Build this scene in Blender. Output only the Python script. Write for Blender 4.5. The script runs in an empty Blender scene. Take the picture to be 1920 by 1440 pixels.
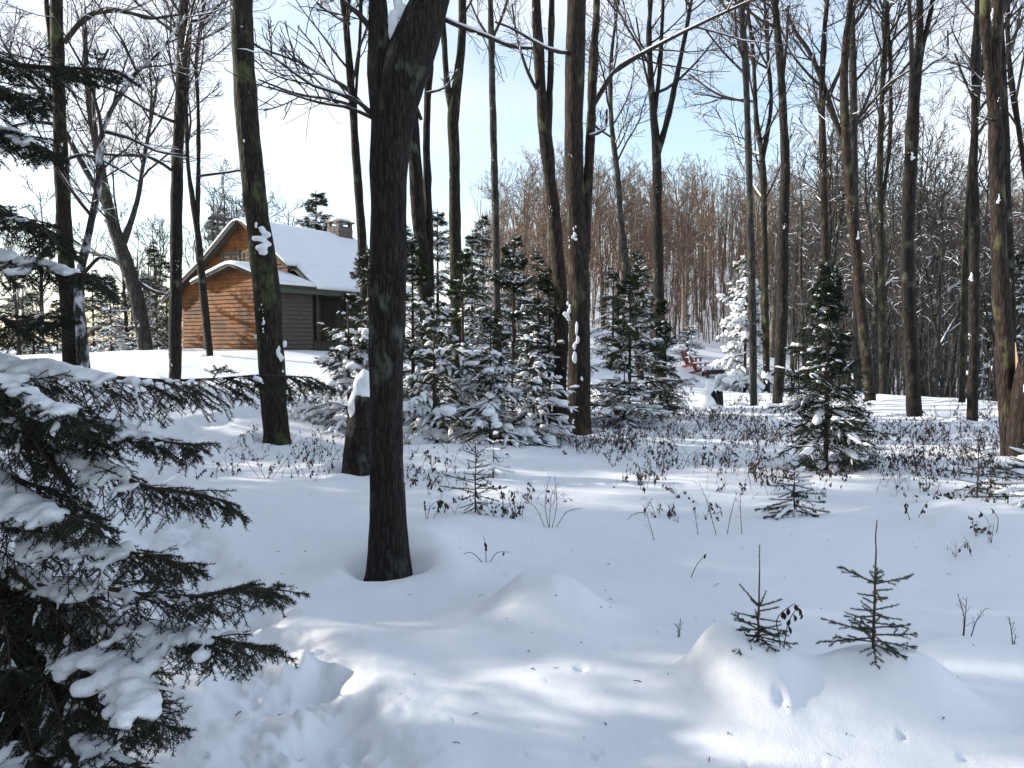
import bpy, math, random
import numpy as np
from mathutils import Vector

SC = bpy.context.scene
COL = SC.collection
rng = np.random.default_rng(7)

# ------------------------------------------------------------------ camera, sky, sun, exposure
CAM_H, FPX, HORIZON = 1.6, 1478.0, 640.0
PITCH = math.atan((720 - HORIZON) / FPX)
cam_d = bpy.data.cameras.new('camera')
cam_d.sensor_width = 36.0
cam_d.lens = 36.0 * FPX / 1920.0
cam_d.clip_start, cam_d.clip_end = 0.05, 2000.0
cam = bpy.data.objects.new('camera', cam_d)
COL.objects.link(cam)
cam.location = (0, 0, CAM_H)
cam.rotation_euler = (math.pi / 2 - PITCH, 0, 0)
SC.camera = cam

SUN_EL, SUN_AZ = math.radians(18.0), math.atan2(-0.955, 0.22)      # azimuth from +Y, clockwise
TO_SUN = np.array([math.sin(SUN_AZ) * math.cos(SUN_EL), math.cos(SUN_AZ) * math.cos(SUN_EL), math.sin(SUN_EL)])

world = bpy.data.worlds.new('World')
SC.world = world
world.use_nodes = True
nt = world.node_tree
nt.nodes.clear()
N = nt.nodes.new
L = nt.links.new
w_out, w_bg = N('ShaderNodeOutputWorld'), N('ShaderNodeBackground')
sky = N('ShaderNodeTexSky')
sky.sky_type = 'NISHITA'
sky.sun_disc = False
sky.sun_elevation = SUN_EL
sky.sun_rotation = SUN_AZ % (2 * math.pi)
sky.air_density, sky.dust_density, sky.ozone_density = 1.0, 0.6, 1.0
w_tc, w_map = N('ShaderNodeTexCoord'), N('ShaderNodeMapping')
w_map.inputs['Scale'].default_value = (1.0, 1.0, 2.1)
w_map.inputs['Location'].default_value = (0.35, 0.12, 0.2)
w_n = N('ShaderNodeTexNoise')
w_n.inputs['Scale'].default_value = 2.3
w_n.inputs['Detail'].default_value = 7.0
w_n.inputs['Roughness'].default_value = 0.55
w_r = N('ShaderNodeValToRGB')
w_r.color_ramp.elements[0].position, w_r.color_ramp.elements[0].color = 0.43, (0.22, 0.22, 0.22, 1)
w_r.color_ramp.elements[1].position, w_r.color_ramp.elements[1].color = 0.64, (1, 1, 1, 1)
w_mix = N('ShaderNodeMix')
w_mix.data_type = 'RGBA'
w_mix.inputs[7].default_value = (3.35, 3.43, 3.6, 1)
L(w_tc.outputs['Generated'], w_map.inputs['Vector'])
L(w_map.outputs['Vector'], w_n.inputs['Vector'])
L(w_n.outputs['Fac'], w_r.inputs['Fac'])
w_sep, w_h, w_mul = N('ShaderNodeSeparateXYZ'), N('ShaderNodeMapRange'), N('ShaderNodeMath')
w_h.inputs[1].default_value, w_h.inputs[2].default_value, w_h.inputs[3].default_value, w_h.inputs[4].default_value = 0.12, 0.75, 1.0, 0.80   # the cloud thins towards the zenith
w_mul.operation = 'MULTIPLY'
L(w_tc.outputs['Generated'], w_sep.inputs[0])
L(w_sep.outputs['Z'], w_h.inputs[0])
L(w_r.outputs['Color'], w_mul.inputs[0])
L(w_h.outputs[0], w_mul.inputs[1])
L(w_mul.outputs[0], w_mix.inputs[0])
L(sky.outputs['Color'], w_mix.inputs[6])
L(w_mix.outputs[2], w_bg.inputs['Color'])
w_bg.inputs['Strength'].default_value = 0.14
L(w_bg.outputs['Background'], w_out.inputs['Surface'])

sun_d = bpy.data.lights.new('sun', 'SUN')
sun_d.energy = 3.6
sun_d.angle = math.radians(0.6)
sun_d.color = (1.0, 0.92, 0.80)
sun = bpy.data.objects.new('sun', sun_d)
COL.objects.link(sun)
sun.rotation_euler = Vector(TO_SUN).to_track_quat('Z', 'Y').to_euler()
sun.location = (-20, 5, 20)

SC.view_settings.view_transform = 'Standard'
SC.view_settings.look = 'None'
SC.view_settings.exposure = 1.22
SC.view_settings.gamma = 1.0
SC.view_settings.use_curve_mapping = False
SC.render.engine = 'CYCLES'
SC.cycles.max_bounces = 6
SC.cycles.diffuse_bounces = 3
SC.cycles.glossy_bounces = 2
SC.cycles.transparent_max_bounces = 4


# ------------------------------------------------------------------ small maths
def hash3(i, j, k, seed):
    n = (i * 374761393 + j * 668265263 + k * 2147483647 + seed * 1274126177) & 0xFFFFFFFF
    n = ((n ^ (n >> 13)) * 1274126177) & 0xFFFFFFFF
    n = (n ^ (n >> 16)) & 0xFFFFFFFF
    return n.astype(np.float64) / 4294967295.0


def vnoise(p, seed=0):
    """value noise in -1..1 at points (N,3)"""
    p = np.asarray(p, float)
    f = np.floor(p).astype(np.int64)
    t = p - f
    t = t * t * (3 - 2 * t)
    out = 0
    for a in (0, 1):
        wa = t[:, 0] if a else 1 - t[:, 0]
        for b in (0, 1):
            wb = t[:, 1] if b else 1 - t[:, 1]
            for c in (0, 1):
                wc = t[:, 2] if c else 1 - t[:, 2]
                out = out + wa * wb * wc * hash3(f[:, 0] + a, f[:, 1] + b, f[:, 2] + c, seed)
    return out * 2 - 1


def fbm(p, octaves=4, seed=0, gain=0.5):
    p = np.asarray(p, float)
    s, a, tot = 0, 1.0, 0
    for o in range(octaves):
        s = s + a * vnoise(p * (2 ** o) + o * 17.3, seed + o)
        tot += a
        a *= gain
    return s / tot


def norm(v):
    return v / np.maximum(np.linalg.norm(v, axis=-1, keepdims=True), 1e-9)


def ray(u, v):
    xc, yc = (u - 960.0) / FPX, (720.0 - v) / FPX
    c, s = math.cos(PITCH), math.sin(PITCH)
    return np.array([xc, c + yc * s, -s + yc * c])


def pt(u, v, Y):
    d = ray(u, v)
    return np.array([0, 0, CAM_H]) + d * (Y / d[1])


# ------------------------------------------------------------------ terrain
ANCH = [(728, 1062, 5.6), (520, 830, 12.4), (1085, 815, 13.4), (1410, 760, 19.5), (1460, 756, 20.2), (1632, 753, 20.5),
        (1716, 778, 16.6), (1822, 790, 15.4), (1895, 850, 10.8), (330, 712, 22.0), (135, 700, 18.0), (395, 667, 30.0),
        (520, 657, 31.5), (335, 656, 37.0), (80, 671, 28.0), (220, 661, 31.0), (620, 660, 36.0), (700, 655, 39.0), (1320, 701, 42.0),
        (1300, 722, 33.0), (1370, 737, 26.0), (1300, 642, 62.0), (1120, 616, 50.0), (1235, 652, 52.0), (900, 640, 46.0),
        (1640, 741, 24.5), (1745, 744, 21.5), (1870, 757, 19.0), (900, 775, 18.0), (960, 1010, 6.4), (250, 760, 14.0),
        (1440, 690, 44.0)]
_A = [tuple(pt(*a)) for a in ANCH] + [
    (0, -10, 0), (-10, -6, 0.1), (10, -6, 0), (-7, 4, 0.15), (-12, 10, 0.5), (8, 4, 0), (13, 10, 0.05), (0, 2.5, 0), (-2, 2.2, 0), (2, 2.4, 0),
    (0, 110, 11), (30, 110, 12), (60, 110, 10), (90, 90, 5), (-40, 115, 1), (-75, 60, -1), (-32, 62, -0.6), (-18, 56, 0.2), (-24, 42, 0.0),
    (16, 29, -1.5), (22, 38, -2.6), (32, 48, -2.6), (48, 62, -0.5), (24, 26, -1.9), (-40, 20, 0.5), (40, 10, -2.0), (15, 80, 5.0), (40, 82, 4.0), (0, 78, 4.6)]
_A = np.array(_A)
_xy = _A[:, :2] / 20.0


def _tps(r2):
    return 0.5 * r2 * np.log(np.maximum(r2, 1e-12))


_n = len(_A)
_K = _tps(((_xy[:, None] - _xy[None]) ** 2).sum(-1)) + np.eye(_n) * 2e-3
_P = np.c_[np.ones(_n), _xy]
_M = np.block([[_K, _P], [_P.T, np.zeros((3, 3))]])
_W = np.linalg.solve(_M, np.r_[_A[:, 2], np.zeros(3)])


def h0(x, y):
    x = np.clip(np.atleast_1d(np.asarray(x, float)), -80, 95)
    y = np.clip(np.atleast_1d(np.asarray(y, float)), -14, 118)
    q = np.c_[x, y] / 20.0
    z = np.zeros(len(q))
    for i in range(0, len(q), 40000):
        c = q[i:i + 40000]
        z[i:i + 40000] = _tps(((c[:, None] - _xy[None]) ** 2).sum(-1)) @ _W[:_n] + np.c_[np.ones(len(c)), c] @ _W[_n:]
    return z


def hz(x, y):
    return float(h0([x], [y])[0])


def ground(u, v, lo=1.5, hi=90.0):
    """where the ray through (u, v) meets the snow"""
    d = ray(u, v)
    Y = np.geomspace(lo, hi, 900)
    P = d[None] * (Y / d[1])[:, None]
    g = CAM_H + P[:, 2] - h0(P[:, 0], P[:, 1])
    k = np.where(g < 0)[0]
    k = k[0] if len(k) else 899
    return np.array([P[k, 0], P[k, 1], CAM_H + P[k, 2]])


BUMPS, WELLS = [], []          # (x, y, height, rx, ry, angle, sharpness)


def bump(u, v, h, rx, ry, ang=0.0, p=1.0):
    g = ground(u, v)
    BUMPS.append((g[0], g[1], h, rx, ry, ang, p))


bump(1025, 1165, 0.25, 0.40, 0.32, 0, 1.6)
bump(985, 1150, 0.05, 0.13, 0.14, 0, 1.0)
bump(1110, 1200, 0.05, 0.40, 0.25, 0, 1.3)
bump(1402, 1300, 0.17, 0.26, 0.24, 0, 1.6)
bump(1345, 1285, 0.13, 0.12, 0.16, 0, 1.4)
bump(1640, 1312, 0.16, 0.34, 0.28, 0.1, 1.8)
bump(1730, 1325, 0.08, 0.25, 0.22, 0.1, 1.5)
bump(1510, 1340, 0.07, 0.45, 0.30, 0, 1.5)
bump(785, 1035, 0.12, 0.32, 0.45, 0.2, 1.2)
bump(880, 1000, 0.10, 0.50, 0.50, 0, 1.2)
bump(1880, 1010, 0.24, 0.80, 0.9, 0, 1.3)
bump(1800, 1215, 0.05, 0.25, 0.2, 0, 1.2)
bump(1500, 990, 0.08, 0.5, 0.5, 0, 1.2)
bump(840, 860, 0.20, 1.5, 1.0, 0, 1.2)
bump(720, 1215, 0.05, 0.8, 0.3, 0.1, 1.3)
bump(1150, 1290, 0.05, 1.0, 0.3, 0.05, 1.3)
TRAIL = [ground(*q) for q in ((600, 1440), (575, 1350), (520, 1270), (430, 1180), (330, 1060), (270, 940), (275, 860), (350, 800), (480, 775), (600, 755))]
TRAIL = np.array(TRAIL)[:, :2]


_rp = np.random.default_rng(88)
PITS = []
for _ in range(120):
    g_ = ground(_rp.uniform(350, 1900), 800 + 640 * _rp.random() ** 1.2)
    PITS.append((g_[0], g_[1], _rp.uniform(0.008, 0.028), _rp.uniform(0.004, 0.014)))
for q_ in ((1490, 1270), (1765, 1325), (1090, 1266), (1460, 1360)):
    g_ = ground(*q_)
    PITS.append((g_[0], g_[1], 0.03, 0.014))


def hfull(x, y):
    x, y = np.asarray(x, float), np.asarray(y, float)
    z = h0(x, y)
    p = np.c_[x, y, np.zeros_like(x)]
    r = np.hypot(x, y)
    z += 0.05 * fbm(p * 0.55, 3, 3) * np.clip(r / 4, 0.4, 1.6)
    z += 0.012 * fbm(p * 3.0 * np.array([1, 1.6, 1]), 3, 9)
    for bx, by, h, rx, ry, a, pw in BUMPS:
        dx, dy = x - bx, y - by
        m = (np.abs(dx) < 4 * max(rx, ry)) & (np.abs(dy) < 4 * max(rx, ry))
        if m.any():
            c, s = math.cos(a), math.sin(a)
            ex, ey = (dx[m] * c + dy[m] * s) / rx, (-dx[m] * s + dy[m] * c) / ry
            q = p[m] * 6.0
            d = np.sqrt(ex * ex + ey * ey + 0.02) * (1 + 0.13 * vnoise(q * 0.6, 21))
            z[m] += h * np.exp(-d ** (1.7 * pw)) * (1 + 0.12 * fbm(q, 3, 5))
    for wx, wy, wr in WELLS:
        d = np.hypot(x - wx, y - wy)
        m = d < wr + 0.8
        if m.any():
            e = (d[m] - wr) / (0.11 * (1 + 0.7 * vnoise(p[m] * 4.5, 71)))
            z[m] += -0.10 * np.exp(-np.clip(e, 0, 9) ** 2) + 0.05 * (1 + vnoise(p[m] * 3.5, 73)) * np.exp(-((d[m] - wr - 0.28) / 0.18) ** 2)
    z += 0.0045 * fbm(p * 9.0, 3, 51) * np.exp(-(r / 14.0) ** 2)
    for px_, py_, pr_, pd_ in PITS:
        m = (np.abs(x - px_) < 3 * pr_) & (np.abs(y - py_) < 3 * pr_)
        if m.any():
            d = np.hypot(x[m] - px_, (y[m] - py_) * 0.8) / pr_ * (1 + 0.3 * vnoise(p[m] * 30, 61))
            z[m] += pd_ * (-np.exp(-d ** 2.5) + 0.35 * np.exp(-((d - 1.35) / 0.4) ** 2))
    # the trodden trail: lumpy trench with single prints
    m = (x < 1.5) & (y > 1.5) & (y < 24) & (x > -9)
    if m.any():
        q = np.c_[x[m], y[m]]
        best, arc = np.full(len(q), 9.0), np.zeros(len(q))
        s0 = 0.0
        for a, b in zip(TRAIL[:-1], TRAIL[1:]):
            ab = b - a
            ln = np.linalg.norm(ab)
            t = np.clip(((q - a) @ ab) / ln ** 2, 0, 1)
            d = np.linalg.norm(q - a - t[:, None] * ab, axis=1)
            k = d < best
            best[k] = d[k]
            arc[k] = s0 + t[k] * ln
            s0 += ln
        w = np.exp(-(best / 0.30) ** 4)
        n = fbm(np.c_[q * 5.5, np.zeros(len(q))], 4, 31, 0.6)
        n2 = vnoise(np.c_[q * 3.2, np.ones(len(q))], 37)
        steps = np.clip(np.sin(arc * 2 * math.pi / 0.55) * 1.6, -1, 1)
        z[m] += w * (-0.05 + 0.12 * n + 0.03 * vnoise(np.c_[q * 14.0, np.zeros(len(q))], 77) + 0.022 * np.round(n2 * 1.5) / 1.5 - 0.03 * steps) + 0.03 * np.exp(-((best - 0.42) / 0.15) ** 2) * (1 + n)
    return z


# ------------------------------------------------------------------ mesh helpers
class Geo:
    def __init__(s):
        s.v, s.f, s.n = [], [], 0        # vertex blocks, (faces, material index) blocks

    def add(s, v, f, m=0):
        v = np.asarray(v, float).reshape(-1, 3)
        f = np.asarray(f, np.int64)
        if len(v) and len(f):
            s.v.append(v)
            s.f.append((f + s.n, m))
            s.n += len(v)

    def box(s, c, size, rot=None, m=0):
        c, h = np.asarray(c, float), np.asarray(size, float) / 2
        v = np.array([[x, y, z] for x in (-1, 1) for y in (-1, 1) for z in (-1, 1)], float) * h
        if rot is not None:
            v = v @ np.asarray(rot).T
        s.add(v + c, [[0, 1, 3, 2], [4, 6, 7, 5], [0, 4, 5, 1], [2, 3, 7, 6], [0, 2, 6, 4], [1, 5, 7, 3]], m)

    def prism(s, poly, axis_vec, m=0):
        """poly (n,3) pushed along axis_vec, capped"""
        poly = np.asarray(poly, float)
        n = len(poly)
        s.add(np.r_[poly, poly + np.asarray(axis_vec, float)], [[i, (i + 1) % n, n + (i + 1) % n, n + i] for i in range(n)], m)
        for off, rev in ((0, True), (1, False)):
            q = poly + np.asarray(axis_vec, float) * off
            c = q.mean(0)
            idx = [[0, i + 1, (i + 1) % n + 1] for i in range(n)]
            if rev:
                idx = [[a, c2, b] for a, b, c2 in idx]
            s.add(np.r_[[c], q], idx, m)

    def tubes(s, P, R, sides=5, m=0, cap=False, squash=None):
        P, R = np.asarray(P, float), np.asarray(R, float)
        if P.ndim == 2:
            P, R = P[None], R[None]
        if len(P) == 0:
            return
        n, k = P.shape[:2]
        T = norm(np.gradient(P, axis=1))
        Tm = np.abs(norm(P[:, -1] - P[:, 0]))
        ref = np.eye(3)[np.argmin(Tm, axis=1)][:, None, :]
        U = norm(np.cross(T, ref))
        W = np.cross(T, U)
        a = np.arange(sides) * 2 * math.pi / sides
        off = U[:, :, None] * np.cos(a)[None, None, :, None] + W[:, :, None] * np.sin(a)[None, None, :, None]
        off = off * R[:, :, None, None]
        if squash is not None:
            off = off * np.asarray(squash)
        V = P[:, :, None] + off
        i = np.arange(k - 1)[:, None] * sides
        j = np.arange(sides)[None]
        j2 = (j + 1) % sides
        q = np.stack([i + j, i + j2, i + sides + j2, i + sides + j], -1).reshape(-1, 4)
        F = (q[None] + (np.arange(n) * k * sides)[:, None, None]).reshape(-1, 4)
        s.add(V.reshape(-1, 3), F, m)
        if cap:
            c = P[:, -1] + T[:, -1] * R[:, -1:] * 0.3
            tri = np.stack([np.full(sides, sides), np.arange(sides), (np.arange(sides) + 1) % sides], -1)
            vv = np.concatenate([V[:, -1], c[:, None]], 1)
            s.add(vv.reshape(-1, 3), (tri[None] + (np.arange(n) * (sides + 1))[:, None, None]).reshape(-1, 3), m)

    def tris(s, n):
        return sum(len(f) * (f.shape[1] - 2) for f, _ in s.f)

    def build(s, name, mats, parent=None, smooth=True, kind=None, loc=None):
        me = bpy.data.meshes.new(name)
        if not isinstance(mats, (list, tuple)):
            mats = [mats]
        if s.v:
            V = np.concatenate(s.v)
            if loc is not None:
                V = V - np.asarray(loc, float)
            me.vertices.add(len(V))
            me.vertices.foreach_set('co', V.astype(np.float32).ravel())
            tot = np.concatenate([np.full(len(f), f.shape[1]) for f, _ in s.f])
            li = np.concatenate([f.ravel() for f, _ in s.f])
            mi = np.concatenate([np.full(len(f), m) for f, m in s.f])
            me.loops.add(len(li))
            me.loops.foreach_set('vertex_index', li.astype(np.int32))
            me.polygons.add(len(tot))
            st = np.r_[0, np.cumsum(tot)[:-1]]
            me.polygons.foreach_set('loop_start', st.astype(np.int32))
            me.polygons.foreach_set('material_index', mi.astype(np.int32))
            me.polygons.foreach_set('use_smooth', np.full(len(tot), smooth))
            me.update(calc_edges=True)
        for m in mats:
            me.materials.append(m)
        o = bpy.data.objects.new(name, me)
        COL.objects.link(o)
        if parent is not None:
            o.parent = parent
        elif loc is not None:
            o.location = loc
        if kind:
            o['kind'] = kind
        return o


def thing(name, label, cat, loc=(0, 0, 0), group=None, rz=0.0):
    o = bpy.data.objects.new(name, None)
    o.empty_display_size = 0.1
    COL.objects.link(o)
    o.location = loc
    o.rotation_euler = (0, 0, rz)
    o['label'], o['category'] = label, cat
    if group:
        o['group'] = group
    return o


def tag(o, label, cat, group=None):
    o['label'], o['category'] = label, cat
    if group:
        o['group'] = group
    return o


def dup(root, loc, rz=0.0, sc=1.0, label=None, group=None, tilt=(0, 0)):
    r = root.copy()
    COL.objects.link(r)
    r.location, r.rotation_euler = loc, (tilt[0], tilt[1], rz)
    r.scale = (sc, sc, sc) if np.isscalar(sc) else sc
    if label:
        r['label'] = label
    if group:
        r['group'] = group
    for ch in list(root.children):
        c = ch.copy()
        COL.objects.link(c)
        c.parent = r
        for g in list(ch.children):
            d = g.copy()
            COL.objects.link(d)
            d.parent = c
    return r


def remesh(o, voxel, smooth=4):
    m = o.modifiers.new('melt', 'REMESH')
    m.mode, m.voxel_size, m.use_smooth_shade = 'VOXEL', voxel, True
    if smooth:
        k = o.modifiers.new('soften', 'SMOOTH')
        k.factor, k.iterations = 0.5, smooth
    dg = bpy.context.evaluated_depsgraph_get()
    me = bpy.data.meshes.new_from_object(o.evaluated_get(dg))
    o.modifiers.clear()
    old = o.data
    me.name = old.name
    o.data = me
    if not len(me.materials):
        for mt in old.materials:
            me.materials.append(mt)
    me.polygons.foreach_set('use_smooth', np.ones(len(me.polygons), bool))
    bpy.data.meshes.remove(old)
    return o


_ico = {}


def ico(sub):
    if sub not in _ico:
        import bmesh
        b = bmesh.new()
        bmesh.ops.create_icosphere(b, subdivisions=sub, radius=1)
        b.verts.index_update()
        _ico[sub] = (np.array([v.co[:] for v in b.verts]), np.array([[v.index for v in f.verts] for f in b.faces]))
        b.free()
    return _ico[sub]


def resample(P, R, step):
    P, R = np.asarray(P, float), np.asarray(R, float)
    # Catmull-Rom through the points
    n = len(P)
    Q, S = [], []
    E = np.r_[[2 * P[0] - P[1]], P, [2 * P[-1] - P[-2]]]
    for i in range(n - 1):
        a, b, c, d = E[i], E[i + 1], E[i + 2], E[i + 3]
        k = max(2, int(round(np.linalg.norm(c - b) / step)))
        t = (np.arange(k) / k)[:, None]
        Q.append(0.5 * ((2 * b) + (-a + c) * t + (2 * a - 5 * b + 4 * c - d) * t ** 2 + (-a + 3 * b - 3 * c + d) * t ** 3))
        S.append(R[i] + (R[i + 1] - R[i]) * t[:, 0])
    return np.r_[np.concatenate(Q), P[-1:]], np.r_[np.concatenate(S), R[-1:]]


# ------------------------------------------------------------------ materials
def mat(name, rough=0.8):
    m = bpy.data.materials.new(name)
    m.use_nodes = True
    t = m.node_tree
    b = t.nodes['Principled BSDF']
    b.inputs['Roughness'].default_value = rough
    b.inputs['Specular IOR Level'].default_value = 0.25
    return m, t, b


def nd(t, kind, **kw):
    n = t.nodes.new(kind)
    for k, v in kw.items():
        if k in n.inputs:
            n.inputs[k].default_value = v
        else:
            setattr(n, k, v)
    return n


def ramp(t, fac, stops):
    r = t.nodes.new('ShaderNodeValToRGB')
    e = r.color_ramp.elements
    while len(e) < len(stops):
        e.new(0.5)
    for x, (p, c) in zip(e, stops):
        x.position, x.color = p, (*c, 1)
    t.links.new(fac, r.inputs['Fac'])
    return r.outputs['Color']


def coords(t, scale, which='Object'):
    tc, mp = t.nodes.new('ShaderNodeTexCoord'), t.nodes.new('ShaderNodeMapping')
    mp.inputs['Scale'].default_value = scale
    t.links.new(tc.outputs[which], mp.inputs['Vector'])
    return mp.outputs['Vector']


def noise(t, vec, scale, detail=4, rough=0.55):
    n = nd(t, 'ShaderNodeTexNoise', Scale=scale, Detail=detail, Roughness=rough)
    t.links.new(vec, n.inputs['Vector'])
    return n.outputs['Fac']


def mixc(t, fac, a, b):
    m = t.nodes.new('ShaderNodeMix')
    m.data_type = 'RGBA'
    for s, i in ((fac, 0), (a, 6), (b, 7)):
        if hasattr(s, 'is_linked'):
            t.links.new(s, m.inputs[i])
        else:
            m.inputs[i].default_value = s if i == 0 else (*s, 1)
    return m.outputs[2]


def bumpn(t, b, h, strength, dist):
    n = nd(t, 'ShaderNodeBump', Strength=strength, Distance=dist)
    t.links.new(h, n.inputs['Height'])
    t.links.new(n.outputs['Normal'], b.inputs['Normal'])


def snow_mat(name, col, bs, bd):
    m, t, b = mat(name, 0.65)
    v = coords(t, (1, 1, 1))
    a0 = noise(t, v, bs, 6, 0.65)
    a1 = noise(t, v, bs * 6.0, 2, 0.7)
    ad = t.nodes.new('ShaderNodeMath')
    ad.operation = 'ADD'
    t.links.new(a0, ad.inputs[0])
    t.links.new(a1, ad.inputs[1])
    a = ad.outputs[0]
    c = noise(t, v, 1.1, 3)
    t.links.new(ramp(t, c, [(0.35, tuple(x * 0.97 for x in col)), (0.65, col)]), b.inputs['Base Color'])
    bumpn(t, b, a, 0.5, bd)
    b.inputs['Specular IOR Level'].default_value = 0.15
    return m


def bark(name, dark, light, lichen, lich_amt, fleck, scale=1.0, bs=0.9, bd=0.02):
    m, t, b = mat(name, 0.9)
    v = coords(t, (7 * scale, 7 * scale, 1.3 * scale))
    n1 = noise(t, v, 2.2, 7, 0.65)
    vo = nd(t, 'ShaderNodeTexVoronoi', Scale=2.6)
    vo.feature = 'DISTANCE_TO_EDGE'
    t.links.new(v, vo.inputs['Vector'])
    base = ramp(t, n1, [(0.3, dark), (0.7, light)])
    crack = ramp(t, vo.outputs['Distance'], [(0.0, (0.35, 0.35, 0.35)), (0.22, (1, 1, 1))])
    mu = t.nodes.new('ShaderNodeMix')
    mu.data_type, mu.blend_type = 'RGBA', 'MULTIPLY'
    mu.inputs[0].default_value = 1.0
    t.links.new(base, mu.inputs[6])
    t.links.new(crack, mu.inputs[7])
    v2 = coords(t, (1, 1, 0.55))
    li = ramp(t, noise(t, v2, 3.1 * scale, 5, 0.6), [(0.62 - lich_amt, (0, 0, 0)), (0.72 - lich_amt * 0.6, (1, 1, 1))])
    c1 = mixc(t, li, mu.outputs[2], lichen)
    v3 = coords(t, (1, 1, 0.33))
    fl = ramp(t, noise(t, v3, 15 * scale, 5, 0.7), [(0.76 - fleck, (0, 0, 0)), (0.80 - fleck, (1, 1, 1))])
    c2 = mixc(t, fl, c1, (0.78, 0.80, 0.84))
    t.links.new(c2, b.inputs['Base Color'])
    ad = t.nodes.new('ShaderNodeMath')
    ad.operation = 'ADD'
    t.links.new(n1, ad.inputs[0])
    t.links.new(vo.outputs['Distance'], ad.inputs[1])
    bumpn(t, b, ad.outputs[0], bs, bd)
    return m


M = {}
M['snow'] = snow_mat('snow_cover', (0.855, 0.872, 0.90), 34.0, 0.012)
M['snow_load'] = snow_mat('snow_load', (0.855, 0.872, 0.90), 22.0, 0.012)
M['bark_maple'] = bark('bark_maple', (0.004, 0.0035, 0.003), (0.050, 0.042, 0.036), (0.10, 0.10, 0.085), 0.06, 0.00, 1.9, 1.0, 0.04)
M['bark_dark'] = bark('bark_dark', (0.007, 0.006, 0.005), (0.040, 0.033, 0.028), (0.085, 0.09, 0.065), 0.03, 0.05, 1.2)
M['bark_moss'] = bark('bark_moss', (0.009, 0.008, 0.0055), (0.048, 0.041, 0.029), (0.072, 0.080, 0.034), 0.08, 0.06, 1.2)
M['bark_red'] = bark('bark_red', (0.010, 0.0075, 0.006), (0.058, 0.040, 0.030), (0.085, 0.085, 0.045), 0.05, 0.04, 1.2)
M['bark_snowy'] = bark('bark_snowy', (0.018, 0.016, 0.015), (0.08, 0.07, 0.063), (0.70, 0.72, 0.76), 0.14, 0.12, 1.2)
M['bark_grey'] = bark('bark_grey', (0.020, 0.019, 0.018), (0.075, 0.070, 0.065), (0.085, 0.095, 0.06), 0.05, 0.07, 0.9)
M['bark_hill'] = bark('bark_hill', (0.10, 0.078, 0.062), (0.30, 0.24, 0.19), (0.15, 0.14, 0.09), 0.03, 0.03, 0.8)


def twig_mat(name, col):
    m, t, b = mat(name, 0.85)
    n = noise(t, coords(t, (1, 1, 1)), 5.0, 3)
    t.links.new(ramp(t, n, [(0.3, tuple(c * 0.6 for c in col)), (0.7, tuple(c * 1.35 for c in col))]), b.inputs['Base Color'])
    return m


M['twig'] = twig_mat('twig', (0.042, 0.034, 0.029))
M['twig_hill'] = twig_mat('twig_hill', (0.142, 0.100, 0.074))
M['twig_grey'] = twig_mat('twig_grey', (0.060, 0.055, 0.052))
M['needle'] = twig_mat('spruce_needle', (0.021, 0.034, 0.019))
M['needle_near'] = twig_mat('spruce_needle_near', (0.017, 0.027, 0.016))
M['needle_young'] = twig_mat('sapling_needle', (0.026, 0.044, 0.030))
M['needle_olive'] = twig_mat('fir_needle', (0.042, 0.054, 0.021))
M['spruce_bark'] = twig_mat('spruce_bark', (0.055, 0.040, 0.030))
M['leaf'] = twig_mat('dead_leaf', (0.026, 0.020, 0.016))
M['leaf_brown'] = twig_mat('dead_leaf_brown', (0.085, 0.055, 0.052))
M['torn'] = twig_mat('torn_wood', (0.50, 0.34, 0.20))
M['rot'] = twig_mat('cavity_dark', (0.022, 0.017, 0.014))  # near-black tone for the shade inside the torn trunk's cavity


def wood(name, a, b_, sx, patch=None):
    m, t, b = mat(name, 0.75)
    n = noise(t, coords(t, sx), 3.0, 5, 0.6)
    c = ramp(t, n, [(0.3, a), (0.7, b_)])
    if patch:
        p = ramp(t, noise(t, coords(t, (0.8, 0.8, 1.1)), 1.3, 3), [(0.45, (0, 0, 0)), (0.6, (1, 1, 1))])
        c = mixc(t, p, c, patch)
    t.links.new(c, b.inputs['Base Color'])
    bumpn(t, b, n, 0.4, 0.006)
    return m


M['cedar'] = wood('cedar_siding', (0.035, 0.017, 0.010), (0.33, 0.125, 0.034), (1.8, 1.8, 12), (0.085, 0.040, 0.019))  # dark patches put dappled tree shade into the cedar colour
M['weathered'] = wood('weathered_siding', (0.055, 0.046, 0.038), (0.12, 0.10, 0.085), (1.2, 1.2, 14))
M['trim'] = wood('dark_trim', (0.030, 0.026, 0.022), (0.060, 0.052, 0.044), (2, 2, 6))
M['trim_green'] = wood('green_trim', (0.050, 0.060, 0.045), (0.085, 0.095, 0.075), (2, 2, 6))
M['porch'] = wood('porch_wood', (0.03, 0.024, 0.018), (0.07, 0.055, 0.042), (2, 2, 8))
M['red'] = wood('red_paint', (0.17, 0.050, 0.046), (0.25, 0.085, 0.078), (3, 3, 9))
M['tablewood'] = wood('table_wood', (0.030, 0.026, 0.024), (0.07, 0.06, 0.055), (3, 3, 9))
M['stone'] = wood('field_stone', (0.08, 0.072, 0.066), (0.20, 0.18, 0.165), (3, 3, 3), (0.16, 0.12, 0.095))
M['mortar'] = wood('mortar', (0.085, 0.08, 0.074), (0.13, 0.125, 0.118), (5, 5, 5))
m_, t_, b_ = mat('window_glass', 0.08)
b_.inputs['Base Color'].default_value = (0.02, 0.024, 0.028, 1)
b_.inputs['Specular IOR Level'].default_value = 0.6
M['glass'] = m_

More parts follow.
